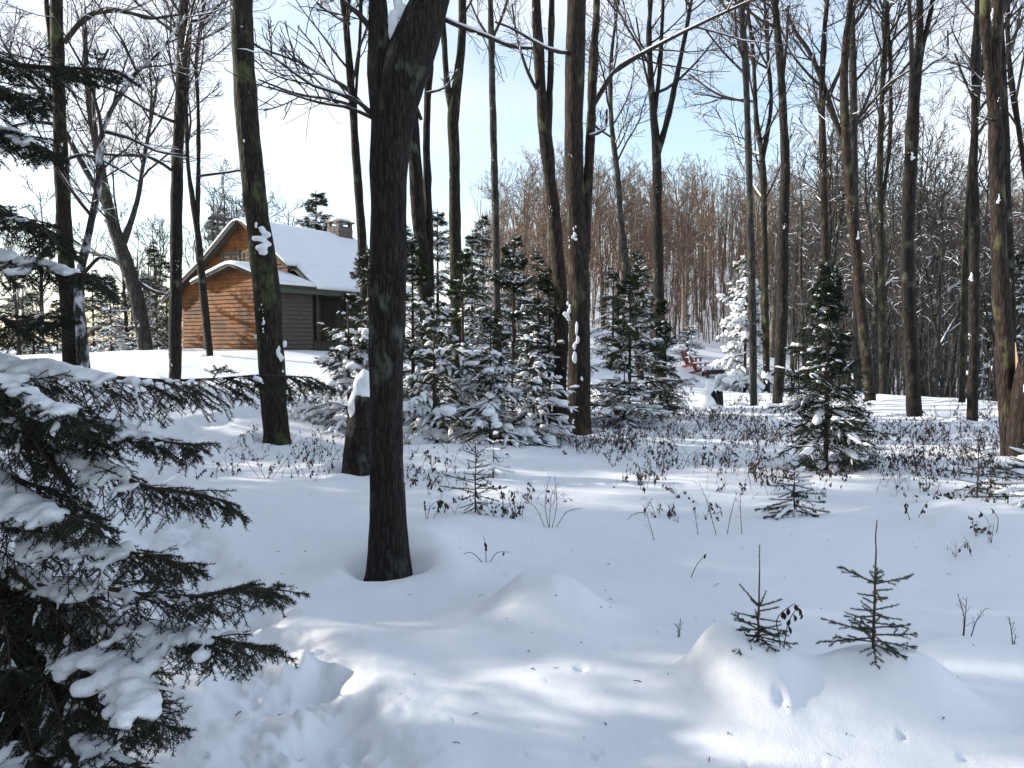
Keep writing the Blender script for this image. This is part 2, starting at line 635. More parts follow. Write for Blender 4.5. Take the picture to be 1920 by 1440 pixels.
# ------------------------------------------------------------------ the trees that stand out: (name, depth or None, bark, stems [(u, v, width px)...], label ...)
# the first stem of each starts at the snow; the widths are trunk widths as seen at that depth
TREES = [
    dict(Y=18.0, bark='bark_moss', vis=True, ext=5, n1=13, wm=0.87, label='mossy straight trunk with an arching limb near the spruce boughs, far left',
         stems=[[(136, 700, 36), (128, 560, 33), (119, 400, 31), (113, 250, 28), (108, 120, 26), (106, 0, 23)],
                [(110, 190, 12), (100, 110, 12), (90, 40, 11), (84, -20, 10)]],
         limbs=[[(120, 80, 10), (160, 38, 9), (205, 22, 8), (250, 30, 6), (290, 43, 5), (345, 38, 4)],
                [(112, 235, 8), (70, 228, 6), (30, 232, 5), (0, 240, 4)], [(122, 300, 6), (160, 290, 5), (210, 310, 4), (260, 340, 3)]]),
    dict(Y=19.0, bark='bark_snowy', vis=True, ext=1, n1=9, t0=0.3, label='crooked slender tree plastered white with snow beside the mossy trunk',
         stems=[[(158, 702, 24), (150, 600, 19), (150, 520, 15), (168, 430, 14), (184, 350, 12), (190, 260, 10), (214, 196, 8), (250, 142, 7), (300, 96, 5)]],
         limbs=[[(188, 300, 7), (160, 200, 6), (150, 120, 5), (158, 60, 4)], [(188, 245, 7), (235, 255, 6), (280, 276, 4), (330, 280, 3)],
                [(150, 520, 8), (190, 485, 6), (215, 490, 4)]]),
    dict(Y=33.0, bark='bark_grey', vis=False, hide=8, ext=1, n1=16, t0=0.35, label='leaning grey tree with a wide twiggy crown at the snow crest left of the cabin',
         stems=[[(276, 664, 24), (256, 560, 26), (232, 480, 25), (206, 400, 20), (186, 300, 15), (168, 200, 11), (160, 90, 8)],
                [(226, 470, 14), (252, 380, 9), (262, 300, 7), (275, 200, 5)], [(206, 400, 13), (150, 300, 10), (95, 200, 8), (40, 130, 5)]],
         limbs=[[(240, 505, 10), (190, 478, 8), (150, 470, 6), (100, 440, 4)], [(245, 520, 9), (280, 545, 7), (310, 552, 4)]]),
    dict(Y=22.0, bark='bark_dark', vis=True, ext=6, n1=16, t0=0.42, wm=0.86, label='straight dark trunk standing in front of the left end of the cabin',
         stems=[[(328, 712, 26), (330, 500, 26), (333, 300, 24), (340, 150, 21), (345, 0, 19)]],
         limbs=[[(345, 40, 6), (375, 30, 5), (400, -5, 4)], [(330, 325, 6), (290, 300, 5), (230, 300, 4), (195, 298, 3)], [(330, 230, 6), (290, 215, 5), (230, 180, 4), (160, 170, 3)]]),
    dict(Y=30.0, bark='bark_dark', vis=True, ext=4, n1=16, t0=0.45, wm=0.78, label='thin forked tree right against the orange gable wall of the cabin',
         stems=[[(394, 670, 17), (382, 560, 18), (372, 450, 16), (362, 380, 12), (352, 300, 9), (350, 200, 8), (356, 80, 6), (362, -20, 5)],
                [(370, 430, 11), (369, 300, 10), (366, 200, 8), (360, 100, 7), (372, 0, 5)]],
         limbs=[[(374, 330, 5), (430, 320, 4), (470, 310, 3)]]),
    dict(Y=12.4, bark='bark_moss', vis=True, ext=6, n1=6, t0=0.8, wm=0.94, label='thick bent trunk with snow knots in front of the cabin roof',
         stems=[[(519, 832, 54), (511, 700, 51), (501, 560, 50), (488, 450, 48), (473, 330, 45), (463, 210, 40), (456, 100, 44), (453, 0, 43)]], limbs=[],
         pats=[(497, 452, 24, 30), (524, 672, 17, 32), (466, 270, 5, 8), (487, 628, 6, 8), (458, 60, 9, 7)]),
    dict(Y=5.6, bark='bark_maple', vis=True, ext=5, n1=4, t0=0.9, label='massive black forked trunk nearest the camera with snow in its crotch',
         stems=[[(728, 1064, 77), (727, 980, 70), (725, 860, 64), (725, 700, 64), (727, 520, 67), (728, 400, 65), (730, 300, 70), (741, 200, 82), (762, 120, 92), (790, 50, 80), (806, 0, 68), (830, -90, 60)],
                [(724, 215, 60), (716, 120, 50), (712, 50, 40), (709, 0, 36), (704, -80, 34)]],
         limbs=[[(700, 215, 8), (660, 185, 6.5), (590, 165, 5), (540, 130, 4), (480, 88, 3)], [(700, 222, 7), (650, 200, 5), (600, 192, 4), (500, 160, 3)],
                [(700, 60, 12), (675, 30, 10), (650, 10, 8), (610, -30, 6)]],
         pats=[(744, 28, 25, 78), (722, 146, 15, 9)]),
    dict(Y=17.0, bark='bark_dark', vis=False, ext=5, n1=10, t0=0.6, label='pair of dark stems close behind the right side of the big black trunk',
         stems=[[(800, 600, 25), (792, 480, 27), (783, 380, 26), (776, 260, 22), (772, 150, 18), (780, 40, 15)],
                [(804, 560, 18), (803, 450, 18), (799, 350, 15), (796, 250, 14), (798, 150, 15), (806, 30, 13)]],
         limbs=[[(790, 225, 7), (778, 190, 7), (776, 150, 6)], [(798, 175, 5), (830, 160, 4), (850, 130, 3)]], snow=True),
    dict(Y=18.5, bark='bark_moss', vis=False, ext=5, n1=12, t0=0.6, wm=0.9, label='mossy tree forking like a tuning fork above the middle spruces',
         stems=[[(856, 540, 27), (853, 420, 25), (852, 300, 23), (850, 215, 24), (862, 120, 17), (867, 50, 17), (868, -10, 16)],
                [(848, 220, 14), (838, 150, 13), (832, 60, 12), (828, -10, 10)]],
         limbs=[[(830, 35, 8), (860, 52, 8), (905, 72, 7), (960, 98, 6), (1005, 105, 5)]]),
    dict(Y=23.0, bark='bark_grey', vis=False, ext=5, n1=12, t0=0.65, wm=0.9, label='slim straight grey trunk rising alone between the tuning fork and the tall pair',
         stems=[[(931, 510, 15), (928, 350, 14), (924, 200, 13), (921, 60, 14), (919, -20, 11)]], limbs=[[(922, 75, 6), (945, 30, 5), (960, -20, 4)], [(921, 78, 6), (895, 30, 4), (880, -10, 3)]]),
    dict(Y=15.4, bark='bark_red', vis=False, ext=5, n1=12, t0=0.6, wm=0.82, label='two-stemmed reddish tree left of the dark split trunk',
         stems=[[(1050, 730, 30), (1052, 600, 30), (1044, 460, 30), (1033, 350, 29), (1020, 230, 28), (1011, 120, 24), (1005, -10, 19)],
                [(1028, 260, 16), (1032, 150, 15), (1034, 40, 14), (1035, -20, 12)]],
         limbs=[[(1014, 180, 7), (990, 140, 6), (970, 80, 4), (960, 20, 3)]]),
    dict(Y=13.4, bark='bark_red', vis=True, ext=6, n1=7, t0=0.75, label='tall dark trunk with a red-brown upper half and a snow streak down its split base',
         stems=[[(1084, 817, 50), (1086, 700, 43), (1086, 600, 40), (1085, 500, 39), (1080, 400, 35), (1076, 300, 34), (1077, 180, 33), (1079, 80, 35), (1082, -10, 36)],
                [(1089, 520, 26), (1098, 420, 23), (1106, 300, 18), (1111, 200, 16), (1116, 100, 15), (1122, -10, 13)]],
         limbs=[[(1112, 200, 8), (1135, 160, 7), (1160, 135, 6.5), (1220, 108, 6), (1300, 72, 5), (1370, 46, 4), (1420, 26, 3.5), (1470, 2, 3)],
                [(1105, 255, 6), (1135, 240, 5), (1140, 200, 4)], [(1078, 100, 7), (1030, 102, 6), (960, 72, 4), (930, 70, 3)]],
         pats=[(1082, 640, 9, 40), (1086, 690, 8, 40), (1066, 585, 9, 18), (1076, 440, 6, 14)]),
    dict(Y=25.0, bark='bark_dark', vis=False, ext=4, n1=16, t0=0.55, label='tree with a broad open fork whose right limb slants over the blue gap',
         stems=[[(1238, 690, 24), (1234, 500, 20), (1232, 380, 18), (1231, 285, 17), (1222, 180, 12), (1217, 60, 9), (1222, -20, 7)],
                [(1232, 290, 13), (1252, 225, 12), (1270, 150, 11), (1285, 80, 9), (1300, 10, 7)], [(1228, 210, 8), (1236, 130, 8), (1240, 40, 7)]],
         limbs=[[(1226, 200, 5), (1205, 120, 4), (1190, 40, 3)]]),
    dict(Y=29.0, bark='bark_grey', vis=False, ext=2, n1=14, t0=0.5, label='thin wavy stem between the red-topped trunk and the open fork',
         stems=[[(1180, 540, 12), (1166, 430, 11), (1158, 330, 10), (1146, 220, 9), (1146, 110, 7), (1160, 0, 5)]], limbs=[[(1150, 260, 4), (1120, 240, 3), (1105, 225, 3)]]),
    dict(Y=19.5, bark='bark_grey', vis=True, ext=5, n1=15, t0=0.55, wm=0.87, label='slim pale trunk standing just right of the snowy stump, scarred near its foot',
         stems=[[(1413, 761, 16), (1411, 600, 16), (1408, 450, 15), (1404, 300, 14), (1399, 160, 13), (1391, 20, 12), (1388, -20, 11)]],
         limbs=[[(1402, 192, 5), (1350, 165, 4), (1305, 118, 3)], [(1398, 140, 5), (1360, 90, 4), (1330, 40, 3)]]),
    dict(Y=20.2, bark='bark_dark', vis=True, ext=5, n1=14, t0=0.6, wm=0.82, label='dark trunk just left of the tall free-standing spruce',
         stems=[[(1458, 757, 24), (1466, 600, 27), (1469, 430, 24), (1472, 300, 20), (1466, 170, 17), (1458, 60, 15), (1451, -20, 13)]],
         limbs=[[(1468, 150, 6), (1480, 60, 5), (1487, 0, 4)]]),
    dict(Y=30.0, bark='bark_moss', vis=False, ext=2, n1=16, t0=0.4, label='greenish many-forked tree behind the slim pale trunk',
         stems=[[(1437, 690, 13), (1433, 450, 12), (1430, 310, 11), (1418, 220, 8), (1412, 100, 7), (1400, 0, 5)],
                [(1430, 300, 9), (1444, 200, 7), (1438, 120, 6), (1430, 20, 5)]], limbs=[]),
    dict(Y=26.0, bark='bark_red', vis=False, ext=3, n1=12, t0=0.5, label='tree with a long limb slanting up left, behind the top of the free-standing spruce',
         stems=[[(1548, 560, 14), (1546, 400, 14), (1543, 280, 13), (1541, 170, 11), (1546, 60, 9), (1552, -10, 8)]],
         limbs=[[(1575, 250, 9), (1548, 165, 9), (1520, 95, 8), (1495, 55, 7), (1478, 10, 5)], [(1545, 190, 6), (1566, 130, 5), (1572, 40, 4)]]),
    dict(Y=20.5, bark='bark_red', vis=True, ext=5, n1=12, t0=0.55, wm=0.82, label='leaning red-brown trunk with a snow dab, right of the free-standing spruce',
         stems=[[(1633, 754, 24), (1618, 610, 23), (1606, 480, 23), (1594, 360, 23), (1585, 240, 20), (1583, 130, 16), (1592, 30, 14), (1598, -20, 12)]],
         limbs=[[(1590, 310, 9), (1572, 235, 9), (1555, 190, 7)], [(1604, 230, 5), (1650, 170, 4), (1695, 140, 3)]], pats=[(1604, 442, 5, 9)]),
    dict(Y=27.0, bark='bark_grey', vis=False, ext=3, n1=12, t0=0.5, label='straight pale trunk crossing behind the leaning red-brown trunk',
         stems=[[(1606, 600, 14), (1603, 420, 14), (1601, 250, 13), (1599, 120, 13), (1596, -10, 11)]], limbs=[[(1600, 240, 6), (1650, 190, 4), (1690, 150, 3)]]),
    dict(Y=25.0, bark='bark_moss', vis=False, ext=3, n1=14, t0=0.5, wm=0.9, label='thin greenish trunk at the lip of the slope between two darker trunks',
         stems=[[(1656, 728, 15), (1653, 560, 14), (1651, 400, 13), (1650, 280, 11), (1656, 140, 10), (1664, -10, 8)], [(1652, 390, 8), (1670, 270, 8), (1674, 120, 7), (1668, 0, 6)]], limbs=[]),
    dict(Y=16.6, bark='bark_dark', vis=True, ext=5, n1=12, t0=0.7, wm=0.77, label='stout dark trunk forking into a V at the top right, snow dab midway',
         stems=[[(1715, 779, 35), (1707, 640, 30), (1702, 500, 31), (1703, 400, 32), (1709, 280, 28), (1716, 150, 28), (1724, 70, 14), (1725, -20, 13)],
                [(1722, 130, 15), (1732, 80, 13), (1742, 40, 11), (1753, -20, 9)]],
         limbs=[[(1710, 140, 9), (1698, 95, 8), (1684, 50, 7), (1670, -10, 5)], [(1722, 140, 6), (1760, 110, 5), (1800, 85, 4), (1815, 30, 3)]], pats=[(1706, 296, 6, 8)]),
    dict(Y=15.4, bark='bark_dark', vis=True, ext=5, n1=12, t0=0.65, wm=0.82, label='dark trunk with a snow wedge halfway up, left of the torn trunk',
         stems=[[(1823, 792, 21), (1826, 620, 22), (1827, 450, 21), (1826, 300, 17), (1829, 180, 15), (1830, 90, 17), (1834, -10, 14)]],
         limbs=[[(1826, 190, 5), (1805, 140, 4), (1790, 100, 3)]], pats=[(1820, 520, 7, 8)]),
    dict(Y=19.0, bark='bark_moss', vis=True, ext=3, n1=10, t0=0.5, label='thin mossy stem hugging the left side of the trunk with the snow wedge',
         stems=[[(1803, 756, 12), (1808, 600, 12), (1812, 450, 12), (1820, 320, 10), (1835, 180, 8), (1850, 40, 6)]], limbs=[]),
    dict(Y=10.8, bark='bark_red', vis=True, ext=6, n1=5, t0=0.8, wm=0.76, label='shaggy brown trunk splitting in two at the right edge, broken limb stub low down',
         stems=[[(1897, 852, 46), (1888, 740, 42), (1882, 620, 40), (1875, 500, 35), (1871, 380, 33), (1867, 260, 32), (1862, 160, 33), (1866, 70, 30), (1872, -20, 28)],
                [(1860, 190, 22), (1846, 110, 22), (1838, 40, 22), (1832, -20, 20)]],
         limbs=[[(1884, 560, 17), (1893, 535, 17), (1902, 526, 16)], [(1868, 230, 4), (1850, 225, 3), (1832, 222, 3)]], pats=[(1866, 375, 4, 9), (1858, 35, 5, 18)]),
    dict(Y=20.0, bark='bark_dark', vis=False, ext=3, n1=10, t0=0.5, label='thin dark stem leaning in from the right edge behind the shaggy trunk',
         stems=[[(1960, 640, 13), (1935, 400, 12), (1908, 230, 10), (1892, 110, 9), (1888, -10, 8)]], limbs=[[(1902, 200, 5), (1906, 90, 4), (1920, 20, 3)]]),
    dict(Y=14.0, bark='bark_dark', vis=False, ext=3, n1=8, t0=0.5, label='dark stem pressed against the right flank of the shaggy trunk',
         stems=[[(1897, 760, 15), (1894, 500, 15), (1887, 330, 14), (1882, 160, 12), (1874, 0, 11)]], limbs=[]),
    dict(Y=21.5, bark='bark_dark', vis=False, ext=5, n1=14, t0=0.5, wm=0.9, label='slim trunk with long left-reaching limbs just left of the big black trunk',
         stems=[[(690, 640, 20), (682, 500, 20), (674, 380, 18), (664, 240, 16), (655, 120, 15), (648, 40, 13), (640, -20, 11)], [(668, 270, 9), (668, 180, 7), (676, 80, 6), (680, 0, 5)]],
         limbs=[[(694, 214, 8), (650, 165, 7), (600, 138, 5), (560, 115, 4), (480, 85, 3)], [(668, 200, 6), (620, 188, 5), (560, 180, 4), (490, 155, 3)], [(656, 45, 6), (630, 30, 4), (590, 0, 3)]]),
]
for T in TREES:
    u, v, w = T['stems'][0][0]
    if T['vis']:
        g = ground(u, v)
        T['Y'] = g[1]
        WELLS.append((g[0], g[1], w / 2 / FPX * g[1] * T.get('wm', 1.0)))
    T['base'] = pt(u, v, T['Y'])

# stumps, as things, also get wells
STUMP_A, STUMP_B = ground(676, 892), ground(1330, 768)
WELLS.append((STUMP_A[0], STUMP_A[1], 0.2))

# ------------------------------------------------------------------ ground
def axis(parts):
    return np.unique(np.concatenate([np.linspace(a, b, n) for a, b, n in parts]))


th = axis([(-180, -60, 50), (-60, -38, 60), (-38, 38, 370), (38, 60, 60), (60, 180, 50)])[:-1]
th = np.radians(th)
rr = np.concatenate([[0.02], np.geomspace(0.4, 1.6, 8)[:-1], np.geomspace(1.6, 9, 215), np.geomspace(9, 40, 130)[1:], np.geomspace(40, 150, 45)[1:], np.geomspace(150, 900, 14)[1:]])
TH, RR = np.meshgrid(th, rr)
gx, gy = (RR * np.sin(TH)).ravel(), (RR * np.cos(TH)).ravel()
gzv = hfull(gx, gy)
nt_, nr_ = len(th), len(rr)
i = np.arange(nr_ - 1)[:, None] * nt_
j = np.arange(nt_)[None]
j2 = (j + 1) % nt_
G = Geo()
G.add(np.c_[gx, gy, gzv], np.stack([i + j, i + j2, i + nt_ + j2, i + nt_ + j], -1).reshape(-1, 4)[:, ::-1])
tag(G.build('snow_ground', M['snow'], kind='structure'), 'deep snow cover with soft mounds and a trodden trail under the trees', 'snow')


def hs(x, y):
    return float(hfull([x], [y])[0])


# ------------------------------------------------------------------ bare trees
def grow(P, R, n, t0, t1, ang, ln, K, up, wig, rmul, rtip, r, taper=0.5):
    """n children from each of the curves P (N,K0,3); returns curves (N*n,K,3) and radii"""
    Nn, K0 = P.shape[:2]
    t = t0 + (t1 - t0) * ((np.arange(n)[None] + r.random((Nn, n))) / n)
    f = t * (K0 - 1)
    i0 = np.clip(f.astype(int), 0, K0 - 2)
    a = (f - i0)[..., None]
    row = np.arange(Nn)[:, None]
    pos = P[row, i0] * (1 - a) + P[row, i0 + 1] * a
    tan = norm(P[row, i0 + 1] - P[row, i0])
    rad = R[row, i0] * (1 - a[..., 0]) + R[row, i0 + 1] * a[..., 0]
    rv = r.normal(size=tan.shape)
    perp = norm(rv - (rv * tan).sum(-1, keepdims=True) * tan)
    an = np.radians(r.uniform(ang[0], ang[1], (Nn, n)))[..., None]
    d = np.cos(an) * tan + np.sin(an) * perp
    if np.isscalar(ln):
        length = ln * (1 - taper * t) * r.uniform(0.55, 1.25, t.shape)
    else:
        length = ln[:, None] * (1 - taper * t) * r.uniform(0.55, 1.25, t.shape)
    r0 = np.minimum(rad * 0.75, np.maximum(rtip, length * rmul))
    C = np.zeros((Nn, n, K, 3))
    C[:, :, 0] = pos
    for k in range(1, K):
        d = d + np.array([0, 0, up / (K - 1)]) + r.normal(size=d.shape) * wig
        d = norm(d)
        C[:, :, k] = C[:, :, k - 1] + d * (length / (K - 1))[..., None]
    s = np.linspace(0, 1, K)
    RR_ = r0[..., None] * (1 - s) + np.minimum(rtip, r0)[..., None] * s
    return C.reshape(-1, K, 3), RR_.reshape(-1, K), length.reshape(-1)


def branch_tree(G, S, stems, r, n1, n2, n3, L1, t0, rtip=0.004, sides=(6, 4, 3), snow_p=0.0, n4=0, m=0, ang=(25, 65), xs=None, twigmul=1.0):
    """crown for a list of stems (P,R) into Geo G, snow on the limbs into Geo S"""
    lv1 = [(np.asarray(x[0]), np.asarray(x[1])) for x in (xs or [])]
    curves = []
    for P, R in stems:
        C, Rr, ln = grow(P[None], R[None], n1, t0, 0.99, ang, L1, 7, 0.5, 0.10, 0.016, rtip * 2.0, r)
        curves.append((C, Rr, ln))
    for P, R in lv1:
        idx = np.linspace(0, len(P) - 1, 7)
        C = np.stack([np.interp(idx, np.arange(len(P)), P[:, c]) for c in range(3)], -1)[None]
        Rr = np.interp(idx, np.arange(len(P)), R)[None]
        curves.append((C, Rr, np.array([np.linalg.norm(P[-1] - P[0])])))
    C1 = np.concatenate([c[0] for c in curves])
    R1 = np.concatenate([c[1] for c in curves])
    l1 = np.concatenate([c[2] for c in curves])
    C2, R2, l2 = grow(C1, R1, n2, 0.2, 0.98, (25, 60), l1 * 0.55 * twigmul, 5, 0.25, 0.13, 0.011, rtip * 1.3, r)
    C3, R3, l3 = grow(C2, R2, n3, 0.15, 0.98, (20, 60), l2 * 0.6 * twigmul, 4, 0.15, 0.16, 0.009, rtip, r)
    G.tubes(C1, R1, sides[0], m)
    G.tubes(C2, R2, sides[1], m)
    G.tubes(C3, R3, sides[2], m)
    if n4:
        C4, R4, l4 = grow(C3, R3, n4, 0.2, 0.98, (20, 55), l3 * 0.6, 3, 0.1, 0.15, 0.008, rtip, r)
        G.tubes(C4, R4, 3, m)
    if snow_p and S is not None:
        for C, Rr, p, mul in ((C1, R1, snow_p, 1.0), (C2, R2, snow_p, 1.15), (C3, R3, snow_p * 0.5, 1.4)):
            d = norm(C[:, -1] - C[:, 0])
            k = (np.abs(d[:, 2]) < 0.82) & (r.random(len(C)) < p)
            if k.any():
                Cs, Rs = C[k], Rr[k]
                bell = np.sin(np.linspace(0.12, 1, Cs.shape[1]) * math.pi) ** 0.5
                rs = (Rs * mul + 0.003) * bell[None] * r.uniform(0.6, 1.2, Rs.shape)
                S.tubes(Cs + np.array([0, 0, 1.0]) * (Rs * 0.75)[..., None], rs, 4)


def bark_tube(G, P, R, sides, step, amp, seed, m=0, flare=False):
    P, R = resample(P, R, step)
    hgt = P[:, 2] - P[0, 2] - 0.35
    R = R * (1 + 0.22 * np.exp(-np.clip(hgt, 0, 9) / 0.10)) if flare else R
    G.tubes(P, R, sides, m)
    V = G.v[-1]
    C = np.repeat(P, sides, axis=0)
    out = norm(V - C)
    d = fbm(np.c_[V[:, 0] * 9, V[:, 1] * 9, V[:, 2] * 1.6] / max(0.35, R[0] * 4), 4, seed, 0.6)
    lump = fbm(V * 1.7, 2, seed + 5)
    V += out * (d * amp + lump * amp * 0.9)[:, None]
    return P, R


def snow_patch(G, c, rx, ry, rz, seed, sub=2):
    v, f = ico(sub)
    d = 1 + 0.38 * fbm(v * 1.9 + seed * 1.37, 3, seed)
    G.add(v * d[:, None] * np.array([rx, ry, rz]) + np.asarray(c), f)


for ti, T in enumerate(TREES):
    r = np.random.default_rng(100 + ti)
    Y = T['Y']
    base = T['base'].copy()
    gz = hs(base[0], base[1])
    stems = []
    for si, st in enumerate(T['stems']):
        P = [pt(u, v, Y) for u, v, _ in st]
        R = [w / 2 / FPX * Y * T.get('wm', 1.0) for _, _, w in st]
        if si:                                           # forks swing a little out of the picture plane
            sw = r.uniform(-0.12, 0.12)
            for k in range(len(P)):
                P[k][1] += sw * (P[k][2] - P[0][2])
        P, R = np.array(P), np.array(R)
        if si == 0:
            foot = P[0].copy()
            if gz < foot[2] - 0.05:
                dirn = norm(P[0] - P[1])
                foot = P[0] + dirn * ((foot[2] - gz + 0.35) / max(0.3, -dirn[2]))
                gz = hs(foot[0], foot[1])
                foot[2] = gz - 0.35
                P, R = np.r_[[foot], P], np.r_[R[0] * 1.15, R]
            else:
                P, R = np.r_[[P[0] - np.array([0, 0, 0.35])], P], np.r_[R[0] * 1.05, R]
            base = np.array([P[0][0], P[0][1], gz])
        d = norm(P[-1] - P[-2])
        top, rt = P[-1], R[-1]
        E, ER = [], []
        k = max(2, int(T['ext'] * (1.0 if si == 0 else 0.8)))
        for q in range(k):
            d = norm(d + np.array([0, 0, 0.12]) + r.normal(size=3) * 0.06)
            top = top + d * 1.0
            E.append(top)
            ER.append(rt * (1 - (q + 1) / (k + 0.6)))
        stems.append((np.r_[P, E], np.r_[R, ER]))
    t = thing('hardwood_tree', T['label'], 'tree', base)
    near = Y < 14
    A = Geo()
    full = []
    for si, (P, R) in enumerate(stems):
        if near:
            Pf, Rf = bark_tube(A, P, R, 40 if Y < 7 else 24, 0.03 if Y < 7 else 0.06, 0.017 if Y < 7 else 0.024, ti * 3 + si, 0, si == 0)
        else:
            Pf, Rf = bark_tube(A, P, R, 12, 0.22, 0.022, ti * 3 + si)
        idx = np.linspace(0, len(Pf) - 1, 16)
        full.append((np.stack([np.interp(idx, np.arange(len(Pf)), Pf[:, c]) for c in range(3)], -1), np.interp(idx, np.arange(len(Rf)), Rf)))
    trunk = A.build('trunk', M[T['bark']], t, loc=base)
    limbs = []
    B, S = Geo(), Geo()
    for lm in T['limbs']:
        P = np.array([pt(u, v, Y) for u, v, _ in lm])
        P[:, 1] += np.linspace(0, r.uniform(-0.5, 0.5), len(P)) * np.linalg.norm(P[-1] - P[0])
        R = np.array([w / 2 / FPX * Y for _, _, w in lm])
        P, R = resample(P, R, 0.15)
        B.tubes(P, R, 7)
        rs = R * 0.8 * np.sin(np.linspace(0.1, 1, len(R)) * math.pi) ** 0.5 * r.uniform(0.5, 1.2, len(R))
        S.tubes(P + np.array([0, 0, 1]) * (R * 0.7)[:, None], rs, 5)
        limbs.append((P, R))
    far = Y > 20
    branch_tree(B, S, full, r, T['n1'] + 4, 6, 6, min(3.8, 0.8 + Y * 0.13), T.get('t0', 0.6), rtip=max(0.0035, Y * 0.00026), snow_p=0.3, xs=limbs, n4=0, twigmul=1.15)
    B.build('crown', M['twig'], t, kind='stuff', loc=base)
    S.build('branch_snow', M['snow_load'], t, kind='stuff', loc=base)
    F_ = Geo()
    Pm, Rm = full[0]
    for q in range(5):
        f = r.uniform(0.02, 0.75) * 15
        i0 = int(f)
        c = Pm[i0] * (1 - f + i0) + Pm[i0 + 1] * (f - i0)
        rad = Rm[i0] * (1 - f + i0) + Rm[i0 + 1] * (f - i0)
        ax_ = norm(Pm[i0 + 1] - Pm[i0])
        a = math.radians(r.normal(215, 45))
        for q2 in range(int(r.integers(3, 10))):
            a2 = a + r.normal() * 0.16
            out = np.array([math.cos(a2), math.sin(a2), 0])
            w_ = rad * 0.05 * math.exp(r.normal() * 0.5)
            snow_patch(F_, c + out * rad * 0.965 + ax_ * r.normal() * rad * 0.55, w_, w_ * 0.8, w_ * r.uniform(0.8, 3.5), ti * 31 + q * 11 + q2, 1)
    F_.build('snow_fleck', M['snow_load'], t, kind='stuff', loc=base)
    for pu, pv, pw, ph in T.get('pats', []):
        Q = Geo()
        c = pt(pu, pv, Y)
        # sit the lump on the bark surface facing the camera
        Pm = np.concatenate([f[0] for f in full])
        Rm = np.concatenate([f[1] for f in full])
        k = np.argmin(np.abs(Pm[:, 2] - c[2]) + 0.6 * np.abs(Pm[:, 0] - c[0]))
        c[1] = Y - Rm[k] * (0.55 if abs(c[0] - Pm[k, 0]) > 0.6 * Rm[k] else 0.92)
        rx, rz = pw / FPX * Y, ph / FPX * Y
        for q in range(7):
            f = q / 6.0
            snow_patch(Q, c + np.array([r.normal() * rx * 0.30, r.uniform(-0.1, 0.3) * rx, rz * (0.85 - 1.6 * f)]),
                       rx * (0.28 + 0.5 * f) * r.uniform(0.7, 1.1), max(0.012, rx * 0.24), rz * r.uniform(0.18, 0.34), ti * 7 + q)
        remesh(Q.build('snow_clump', M['snow_load'], t, loc=base), max(0.008, rx * 0.09), 2)

# ------------------------------------------------------------------ conifers
def spikes(G, P, R_unused, per, nl, nw, r, fwd=0.75, m=0, s0=0.05):
    """needles: thin triangles leaving the twigs P (N,K,3) on all sides, per = needles on each twig"""
    n, K = P.shape[:2]
    t = s0 + (1 - s0) * r.random((n, per))
    f = t * (K - 1)
    i0 = np.clip(f.astype(int), 0, K - 2)
    a = (f - i0)[..., None]
    row = np.arange(n)[:, None]
    pos = P[row, i0] * (1 - a) + P[row, i0 + 1] * a
    tan = norm(P[row, i0 + 1] - P[row, i0])
    rv = r.normal(size=tan.shape)
    perp = norm(rv - (rv * tan).sum(-1, keepdims=True) * tan)
    d = norm(fwd * tan + math.sqrt(max(0.05, 1 - fwd * fwd)) * perp)
    side = norm(np.cross(d, r.normal(size=d.shape)))
    ln = nl * r.uniform(0.7, 1.2, t.shape)[..., None]
    V = np.stack([pos - side * nw / 2, pos + side * nw / 2, pos + d * ln], -2).reshape(-1, 3)
    G.add(V, np.arange(len(V)).reshape(-1, 3), m)


